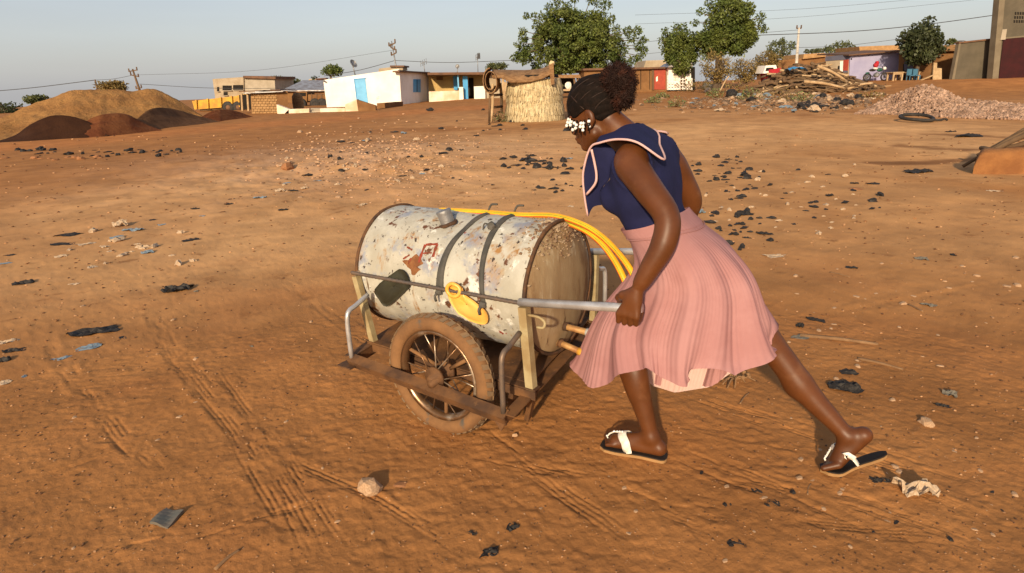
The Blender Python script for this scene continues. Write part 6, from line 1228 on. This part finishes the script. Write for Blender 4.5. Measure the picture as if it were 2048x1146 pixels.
ONE = [   # the ones a person could point to
 (740, 978, 'stone', 46, 'pale angular rock casting a shadow, left of the cart wheel', 1.2, 1.25, 1), (803, 968, 'stonered', 26, 'low reddish clod just right of the pale rock', None, .5, 1), (1852, 846, 'stone', 24, 'smooth egg shaped pale stone right of the rear foot', .4, 1, 1),
 (355, 580, 'blackplastic', 62, 'crumpled black plastic bag alone in the middle left', .3, 1.2, 1), (393, 583, 'greyplastic', 16, 'small grey chip just right of the crumpled black bag', None, 1, 1), (48, 567, 'blackplastic', 40, 'black scrap left of the lone black bag, near the left edge', .2, .9, 1), (195, 663, 'blackplastic', 92, 'long torn black sheet, the biggest one in the lower left litter', .42, .6, 1), (185, 693, 'blueplastic', 46, 'blue plastic strip just below the long black sheet', .5, .6, 1),
 (124, 717, 'blueplastic', 36, 'blue plastic piece left of the strip under the long black sheet', .5, .7, 1), (245, 675, 'blackplastic', 26, 'little black scrap at the right tip of the long black sheet', None, .7, 1), (32, 701, 'blackplastic', 40, 'ragged black scrap near the left edge, level with the blue pieces', .3, .9, 1), (4, 722, 'blackplastic', 34, 'black lump cut by the left edge', .2, 1.2, 1), (14, 684, 'paleplastic', 40, 'pale wrapper at the left edge above the black lump', .3, .8, 1), (8, 765, 'paleplastic', 34, 'small pale wrapper at the left edge below the black lump', .5, .6, 1), (50, 752, 'blueplastic', 18, 'tiny pale blue scrap below the blue piece at left', None, .7, 1),
 (140, 470, 'blackplastic', 46, 'flat black scrap at the left end of the upper litter line', .1, .6, 1), (130, 488, 'blackplastic', 50, 'thin black strip below the flat black scrap at the left', .1, .4, 1), (265, 461, 'blueplastic', 44, 'blue rag in the upper left litter line', .2, .7, 1), (325, 450, 'blueplastic', 22, 'small bright blue scrap at the right end of the blue rag', .2, .9, 1), (238, 475, 'blueplastic', 44, 'long blue grey strip below the blue rag', .25, .4, 1), (298, 505, 'blueplastic', 40, 'lone blue scrap below the upper left litter line', .3, .6, 1), (245, 452, 'paleplastic', 46, 'bulky pale wrapper behind the blue rag', .3, 1.2, 1), (172, 488, 'paleplastic', 36, 'pale stick-like wrapper left of the long blue strip', .5, .5, 1), (276, 488, 'paleplastic', 16, 'little white scrap below the blue rag', None, .8, 1), (125, 513, 'paleplastic', 36, 'pale wrapper lying below the thin black strip', .35, .5, 1), (185, 534, 'paleplastic', 30, 'ring shaped pale scrap in the middle left sand', None, .5, 1), (303, 440, 'blackplastic', 26, 'dark strip above the small bright blue scrap', .1, .5, 1), (8, 527, 'blueplastic', 28, 'blue scrap cut by the left edge', .1, .5, 1), (22, 510, 'blackplastic', 22, 'grey black scrap above the blue scrap at the left edge', .1, .6, 1), (148, 568, 'paleplastic', 24, 'pale flake right of the black scrap near the left edge', .3, .6, 1),
 (382, 480, 'blackplastic', 40, 'thin dark strip left of the drum in open sand', .35, .4, 1), (392, 418, 'blackplastic', 20, 'tiny black peak-like scrap at the litter line', .1, 1.2, 1), (405, 432, 'blueplastic', 16, 'tiny blue scrap below the black peak-like scrap', .1, .7, 1), (463, 408, 'blackplastic', 28, 'flat black scrap mid way along the left litter line', .15, .6, 1), (465, 398, 'blackplastic', 18, 'small black scrap on top of the flat black one', .1, .6, 1), (520, 396, 'blueplastic', 32, 'blue white rag right of the flat black scrap', .3, .8, 1), (588, 382, 'blackplastic', 22, 'black bag beside the pale rags in the rubble', .1, 1.1, 1), (562, 383, 'paleplastic', 34, 'pale rag left of the black bag in the rubble', .2, .9, 1), (610, 377, 'paleplastic', 26, 'pale rag right of the black bag in the rubble', .4, .8, 1), (567, 420, 'blackplastic', 24, 'single black scrap in clear sand above the drum', .1, 1, 1), (616, 351, 'blackplastic', 26, 'tilted black board-like scrap in the rubble', .5, 1.2, 1), (576, 366, 'blueplastic', 18, 'faint blue scrap above the pale rags', .3, .7, 1), (635, 362, 'blueplastic', 20, 'blue scrap right of the tilted black scrap', .3, .7, 1), (575, 337, 'stonered', 24, 'orange brick stub standing on the rubble', .1, 1.3, 1), (579, 326, 'stone', 13, 'dark topped stone on the orange brick stub', None, 1, 1), (730, 282, 'blueplastic', 16, 'blue bag at the top of the rubble', None, 1, 1), (806, 268, 'blueplastic', 18, 'pale blue bag further right on the rubble top', None, 1, 1), (725, 410, 'paleplastic', 22, 'crumpled white scrap above the drum', None, 1, 1), (845, 348, 'blueplastic', 14, 'small blue scrap right of the rubble', None, .8, 1), (810, 352, 'blackplastic', 24, 'dark strip below the rubble edge', .2, .5, 1), (885, 307, 'blackplastic', 22, 'black scrap on the right shoulder of the rubble', .2, .7, 1), (920, 301, 'blackplastic', 12, 'tiny black lump at the right end of the rubble', None, 1.4, 1), (870, 288, 'greyplastic', 20, 'grey rag on the right side of the rubble', .2, .8, 1), (730, 340, 'blackplastic', 12, 'small black ring-like scrap in the lower rubble', None, 1.2, 1),
 (1137, 318, 'blueplastic', 16, 'blue scrap in the litter left of the woman collar', .3, 1, 1), (1109, 378, 'blackplastic', 22, 'black clump alone below the litter left of the woman', .2, 1.2, 1), (985, 370, 'blackplastic', 10, 'black dot-like lump well left of the woman', None, 1, 1), (1142, 413, 'paleplastic', 16, 'pale scrap near the collar tip', None, .6, 1), (1130, 435, 'blackplastic', 10, 'black bit above the hose near the collar tip', None, 1, 1),
 (1398, 426, 'blueplastic', 36, 'bright blue plastic bag at the woman far elbow', .2, 1, 1), (1392, 440, 'blackplastic', 24, 'black scrap just below the bright blue bag', .2, .9, 1), (1488, 429, 'blackplastic', 34, 'long dark green black scrap right of the far elbow', -.2, .7, 1), (1449, 489, 'blackplastic', 34, 'black lump beside the back of the skirt', -.1, 1.2, 1), (1532, 468, 'blackplastic', 28, 'slanting black scrap right of the lump by the skirt', -.5, .9, 1), (1552, 512, 'paleplastic', 42, 'pale flat slab right of the skirt', -.1, .4, 1), (1748, 368, 'blackplastic', 22, 'black scrap in clear ground below the dark stain', -.2, .8, 1), (1712, 378, 'stonered', 22, 'rust red patch of earth left of the scrap below the stain', None, .4, 1), (1835, 344, 'blackplastic', 46, 'dark strip lying left of the earth block', .25, .6, 1), (1940, 273, 'blackplastic', 44, 'row of black rags behind the poles at right', .1, .6, 1), (1900, 264, 'blackplastic', 14, 'small black lump left of the black rags at right', None, 1, 1), (1846, 518, 'greyplastic', 30, 'grey green flat scrap at middle right', -.6, .5, 1), (1906, 510, 'blackplastic', 14, 'dark bit right of the grey green flat scrap', None, 1, 1), (1985, 382, 'paleplastic', 20, 'pale chip below the earth block', None, .5, 1),
 (1601, 653, 'blackplastic', 18, 'upright black scrap right of the skirt hem', None, 1.8, 1), (1634, 640, 'blackplastic', 30, 'curved black strip right of the upright scrap', -.6, .8, 1), (1605, 674, 'greyplastic', 30, 'dark grey rag below the upright black scrap', -.1, .6, 1), (1703, 535, 'blackplastic', 20, 'little dark twist in open ground at right', -.4, .8, 1), (1857, 610, 'greyplastic', 24, 'grey chip right of the short white stick', -.5, .8, 1), (1806, 608, 'stone', 14, 'round pale stone left of the short white stick', None, 1, 1), (1690, 776, 'blackplastic', 56, 'long twisted black rag right of the rear calf', -.65, .9, 1), (1697, 745, 'blackplastic', 30, 'short black rag above the long twisted one', -.4, .8, 1), (1716, 778, 'blackplastic', 18, 'black curl at the right of the long twisted rag', -.9, 1.2, 1), (1903, 790, 'greyplastic', 32, 'grey scrap standing in the lower right litter', -.9, 1, 1), (1888, 812, 'blackplastic', 22, 'black lump under the grey scrap at lower right', None, 1.1, 1), (1755, 960, 'blackplastic', 30, 'black scrap just behind the heel of the rear sandal', None, .9, 1), (1835, 985, 'paleplastic', 62, 'torn tan paper standing up at the lower right', -.3, 2.2, 1), (1520, 983, 'blackplastic', 26, 'black smear-like scrap between and below the feet', -.6, .7, 1), (1548, 1005, 'blackplastic', 22, 'second black smear-like scrap right of the first below the feet', -.8, .7, 1), (1470, 1085, 'blackplastic', 28, 'dark scrap near the bottom edge under the feet', -.2, .5, 1),
 (945, 1066, 'blackplastic', 18, 'black lump left of the bottom centre scraps', None, 1.3, 1), (1025, 1054, 'blackplastic', 26, 'black scrap upper right in the bottom centre group', .4, 1, 1), (982, 1104, 'blackplastic', 36, 'largest black scrap in the bottom centre group', .4, 1, 1), (1031, 1097, 'blackplastic', 12, 'small black bit right of the largest bottom scrap', None, 1.2, 1), (1075, 1046, 'blackplastic', 12, 'tiny black bit highest in the bottom centre group', None, 1.2, 1), (615, 773, 'blackplastic', 17, 'single black spot of plastic left of the wheel', None, 1, 1), (502, 693, 'greyplastic', 13, 'small blue grey chip in open sand left of the cart', None, 1.2, 1), (658, 997, 'greyplastic', 12, 'grey pebble-like chip left of the pale rock', None, 1.2, 1), (1030, 872, 'stone', 10, 'small upright stone right of the wheel foot', None, 2, 1)]
for (px, py, kd, w, lab, rz, fl, v) in ONE: drop(px, py, kd, w*(.75 if px < 700 and 'plastic' in kd else 1), lab, rz, flat=fl, ln=1.0, var=(None if v else 0))
for (x0, y0, x1, y1, wd, lab) in ((1600, 672, 1756, 690, 8, 'long flat broken stick in the dirt right of the skirt hem'), (1716, 718, 1806, 740, 6, 'pale bone-like stick lying right of the rear knee'), (1817, 610, 1846, 624, 4, 'short white stick between a round stone and a grey chip'), (1480, 808, 1498, 786, 3, 'thin pale straw lying under the skirt hem'), (1615, 990, 1622, 968, 3, 'thin pale straw right of the black smears'), (430, 1140, 480, 1100, 7, 'short brown twig near the bottom left'), (1660, 545, 1700, 555, 3, 'fine straw in the open ground at right')):
    p = GT(x0, y0); q = GT(x1, y1); r_ = wd*.5*np.linalg.norm(p-CAMP)/FPX; b = MB(); b.tube(crom([p+[0, 0, r_*.2], (p+q)/2+[0, .008, r_*.5], q+[0, 0, r_*.3]], 5), np.linspace(r_, r_*.7, 11), 7); tag(b.build('stick', M['stick'], origin=p), lab, 'stick')
# dry twig bundle half hidden under the skirt
c = GT(1470, 765); b = MB(); rg = np.random.default_rng(5)
for k in range(16): d = rg.normal(size=3)*np.array([.09, .07, .05]); b.tube(crom([c+[0, 0, .02], c+d*.5+[0, 0, .05], c+d+[0, 0, .03]], 3), np.linspace(.006, .003, 7), 5)
for k in range(5): b.blob(c+[.04+rg.normal()*.02, rg.normal()*.02, .03+k*.012], .012, k, 1, .3)
tag(b.build('dry_plant', M['stick'], origin=c), 'dry crumpled plant on the ground just behind the skirt hem', 'plant')
# clusters of alike scraps: nothing tells one from the next
CLUS = [((1385, 315, 1530, 400), 46, 11, 'blackplastic', 'small black scrap in the dense litter right of the woman shoulder'), ((1385, 400, 1560, 500), 34, 13, 'blackplastic', 'small black scrap in the litter right of the woman waist'), ((1000, 312, 1170, 350), 34, 14, 'blackplastic', 'small black scrap in the litter patch between granary and woman'), ((1030, 345, 1175, 392), 16, 9, 'blackplastic', 'tiny black scrap below the litter patch between granary and woman'),
      ((1540, 340, 1760, 450), 24, 10, 'blackplastic', 'small dark scrap scattered right of the litter field'), ((1400, 330, 1720, 480), 36, 9, 'paleplastic', 'small pale scrap in the litter right of the woman'), ((20, 296, 400, 314), 34, 9, 'blackplastic', 'dark scrap in the debris line in front of the soil heaps'), ((0, 312, 280, 322), 10, 11, 'stonered', 'reddish clod in the debris line in front of the soil heaps'), ((560, 265, 960, 395), 30, 8, 'stone', 'small pale stone on the rubble bank behind the drum'), ((560, 280, 940, 390), 26, 9, 'paleplastic', 'small pale scrap on the rubble bank behind the drum'),
      ((640, 265, 960, 380), 24, 9, 'blackplastic', 'small dark scrap on the rubble bank behind the drum'), ((120, 440, 420, 560), 20, 12, 'paleplastic', 'small pale wrapper in the left litter line'), ((1500, 190, 1760, 225), 28, 14, 'blackplastic', 'dark rag in the rubbish before the firewood heap'), ((1380, 185, 1700, 222), 20, 12, 'blueplastic', 'faded blue rag in the rubbish before the firewood heap'), ((1400, 180, 1760, 222), 22, 12, 'paleplastic', 'pale rag in the rubbish before the firewood heap'), ((860, 215, 1150, 262), 22, 10, 'blackplastic', 'dark bit of rubbish around the granary foot'),
      ((600, 860, 1300, 1140), 24, 7, 'stone', 'small pale stone in the sand at the bottom'), ((1330, 800, 2040, 1140), 44, 8, 'stone', 'small pale stone in the dirt at lower right'), ((1560, 480, 2040, 800), 40, 7, 'stone', 'small pale stone in the dirt at middle right'), ((60, 560, 700, 1100), 22, 6, 'stone', 'small pale stone in the sand at lower left'), ((1330, 900, 2040, 1140), 20, 8, 'blackplastic', 'tiny dark scrap in the dirt at lower right')]
for (x0, y0, x1, y1), n, w, kd, lab in CLUS:
    rg = np.random.default_rng(len(lab)*7+n)
    for k in range(n):
        px = rg.uniform(x0, x1) if x1-x0 > 300 else np.clip(rg.normal((x0+x1)/2, (x1-x0)*.24), x0, x1); py = np.clip(rg.normal((y0+y1)/2, (y1-y0)*.27), y0, y1)
        drop(px, py, kd, w*rg.uniform(.6, 1.7)*(.95 if 'plastic' in kd else 1), lab, rg.uniform(-.5, .5), lab.replace('small ', '').replace('tiny ', ''), flat=rg.uniform(.6, 1.5) if 'plastic' in kd else rg.uniform(.5, 1.1), var=int(rg.integers(4, 10)) if 'plastic' in kd and rg.uniform() < .8 else None)
# grit that nobody could count
def grit(name, n, m, smin, smax, seed, region):
    rg = np.random.default_rng(seed); V0, F0 = ICO[1]; Vs = []; Fs = []; k = 0
    pts = []
    while len(pts) < n:
        px, py = region(rg); q = G(px, py)
        if abs(q[0]) < 40 and 1.2 < q[1] < 40: pts.append(q)
    pts = np.array(pts); pts[:, 2] = ground_z(pts[:, 0], pts[:, 1])
    for p in pts:
        s_ = rg.uniform(smin, smax)*math.sqrt(p[0]**2+p[1]**2+2.25)/FPX; v = V0*rg.uniform(.6, 1.2, (12, 1))*np.array([1.1, .9, .6])*s_; a = rg.uniform(0, 6.28); v = v@np.array([[math.cos(a), math.sin(a), 0], [-math.sin(a), math.cos(a), 0], [0, 0, 1]])
        Vs.append(v+p+[0, 0, s_*.2]); Fs.append(np.array(F0)+k); k += 12
    o = np_mesh(name, np.concatenate(Vs), np.concatenate(Fs), m, smooth=False); o['kind'] = 'stuff'
grit('pebbles', 1900, mat('pale grit', (.42, .235, .115), (.30, .15, .065), scale=3, island=.4, bump=0), .8, 2.6, 1, lambda r: (r.uniform(-60, 2110), r.uniform(0, 1)**1.2*880+270))
grit('clods', 2600, mat('dark grit', (.20, .09, .035), (.11, .05, .022), scale=3, island=.4, bump=0), .8, 2.8, 2, lambda r: (r.uniform(-60, 2110), r.uniform(0, 1)**1.1*880+270))
grit('rubble', 1200, mat('rubble grit', (.46, .28, .16), (.30, .17, .09), scale=3, island=.5, bump=0), 1.0, 3.8, 3, lambda r: (r.normal(770, 120), r.normal(325, 34)))
grit('gravel', 1100, mat('rubbish grit', (.28, .175, .10), (.12, .075, .045), scale=3, island=.6, bump=0), 1.5, 5.0, 4, lambda r: (r.normal(1560, 130), r.normal(205, 9)))
# weeds
def weed(px, py, w, h, lab, seed, m='weed', n=150):
    p = GT(px, py); rg = np.random.default_rng(seed); W_ = w*p[1]/FPX; H_ = h*p[1]/FPX; rt = empty('weed', p, lab, 'plant'); Vs = []
    for k in range(n):
        a = rg.uniform(0, 6.28); r = W_*.5*rg.uniform(0, 1)**.6; q = p+np.array([math.cos(a)*r, math.sin(a)*r, H_*rg.uniform(.08, 1)*(1-.5*(r/(W_*.5))**2)]); d = rg.normal(size=3); d /= np.linalg.norm(d); t = np.cross(d, rg.normal(size=3)); t /= np.linalg.norm(t); s_ = .07*rg.uniform(.6, 1.4)*p[1]/25
        Vs.append([q-t*s_*.1, q+d*s_*.5-t*s_*.35, q+d*s_, q+d*s_*.5+t*s_*.35])
    Vs = np.array(Vs).reshape(-1, 3); np_mesh('leaves', Vs, np.arange(len(Vs)).reshape(-1, 4), M[m], rt, smooth=False); b = MB()
    for k in range(9): a = rg.uniform(0, 6.28); e = p+np.array([math.cos(a)*W_*.4, math.sin(a)*W_*.4, H_*.8]); b.tube([p-[0, 0, .03], (p+e)/2+[0, 0, .05], e], [.02, .015, .006], 4)
    b.build('stems', M['stick'], rt)
for k, (px, py, w, h, lab, m) in enumerate([(1352, 214, 34, 20, 'green weed tuft in open sand right of the woman head', 'weed'), (1306, 206, 30, 12, 'low weed tuft left of the green one behind the woman', 'weed'), (1325, 196, 26, 10, 'small weed tuft nearest the red door', 'weed'), (1430, 196, 34, 18, 'green weed tuft below the dry brown shrub', 'weed'), (1502, 200, 56, 24, 'leafy weeds at the left foot of the firewood heap', 'weed'), (1560, 204, 70, 30, 'broad olive weeds in front of the firewood heap', 'leafbrown'), (1604, 204, 44, 20, 'olive weeds right of the broad ones before the firewood', 'weed'), (1000, 244, 44, 20, 'green weeds between the stakes and the granary wall', 'weed'), (1385, 184, 70, 26, 'brown brush at the foot of the lattice fence', 'leafbrown'), (1475, 186, 60, 30, 'brown brush between thicket and firewood', 'leafbrown'), (1740, 196, 50, 14, 'dry weeds at the right tail of the firewood heap', 'leafbrown')]): weed(px, py, w, h, lab, 300+k, m, 170)
for k, (px, py, w, lab, m) in enumerate([(1462, 192, 22, 'blue black rubbish bag below the thicket', 'blackplastic'), (1415, 176, 20, 'grey bundle at the foot of the dry brown shrub', 'greyplastic'), (1490, 190, 14, 'black bag left of the leafy weeds', 'blackplastic'), (1690, 208, 18, 'black round bag at the right foot of the firewood heap', 'blackplastic')]):
    p = GT(px, py+3); b = MB(); r_ = w*.5*p[1]/FPX; b.blob(p+[0, 0, r_*.6], r_, k, 2, .14, (1, 1, .85)); tag(b.build('rubbish_bag', M[m], origin=p), lab, 'bag')

# the flat grey square of board at lower left
b = MB(); cs = [GT(300, 1048), GT(336, 1058), GT(369, 1026), GT(334, 1020)]; rows = []
for u in np.linspace(0, 1, 6): rows.append([(cs[0]*(1-u)+cs[1]*u)*(1-v)+(cs[3]*(1-u)+cs[2]*u)*v+np.array([0, 0, .010+.006*math.sin(5*u+3*v)]) for v in np.linspace(0, 1, 6)])
rows = np.array(rows); b.grid(rows, smooth=False); b.grid(rows-[0, 0, .012], smooth=False, flip=True)
for e_ in (rows[0], rows[-1], rows[:, 0], rows[:, -1]): b.grid([e_, e_-[0, 0, .012]], smooth=False)
tag(b.build('board_piece', M['greyplastic'], origin=cs[0]), 'square grey green board lying flat at lower left', 'board')
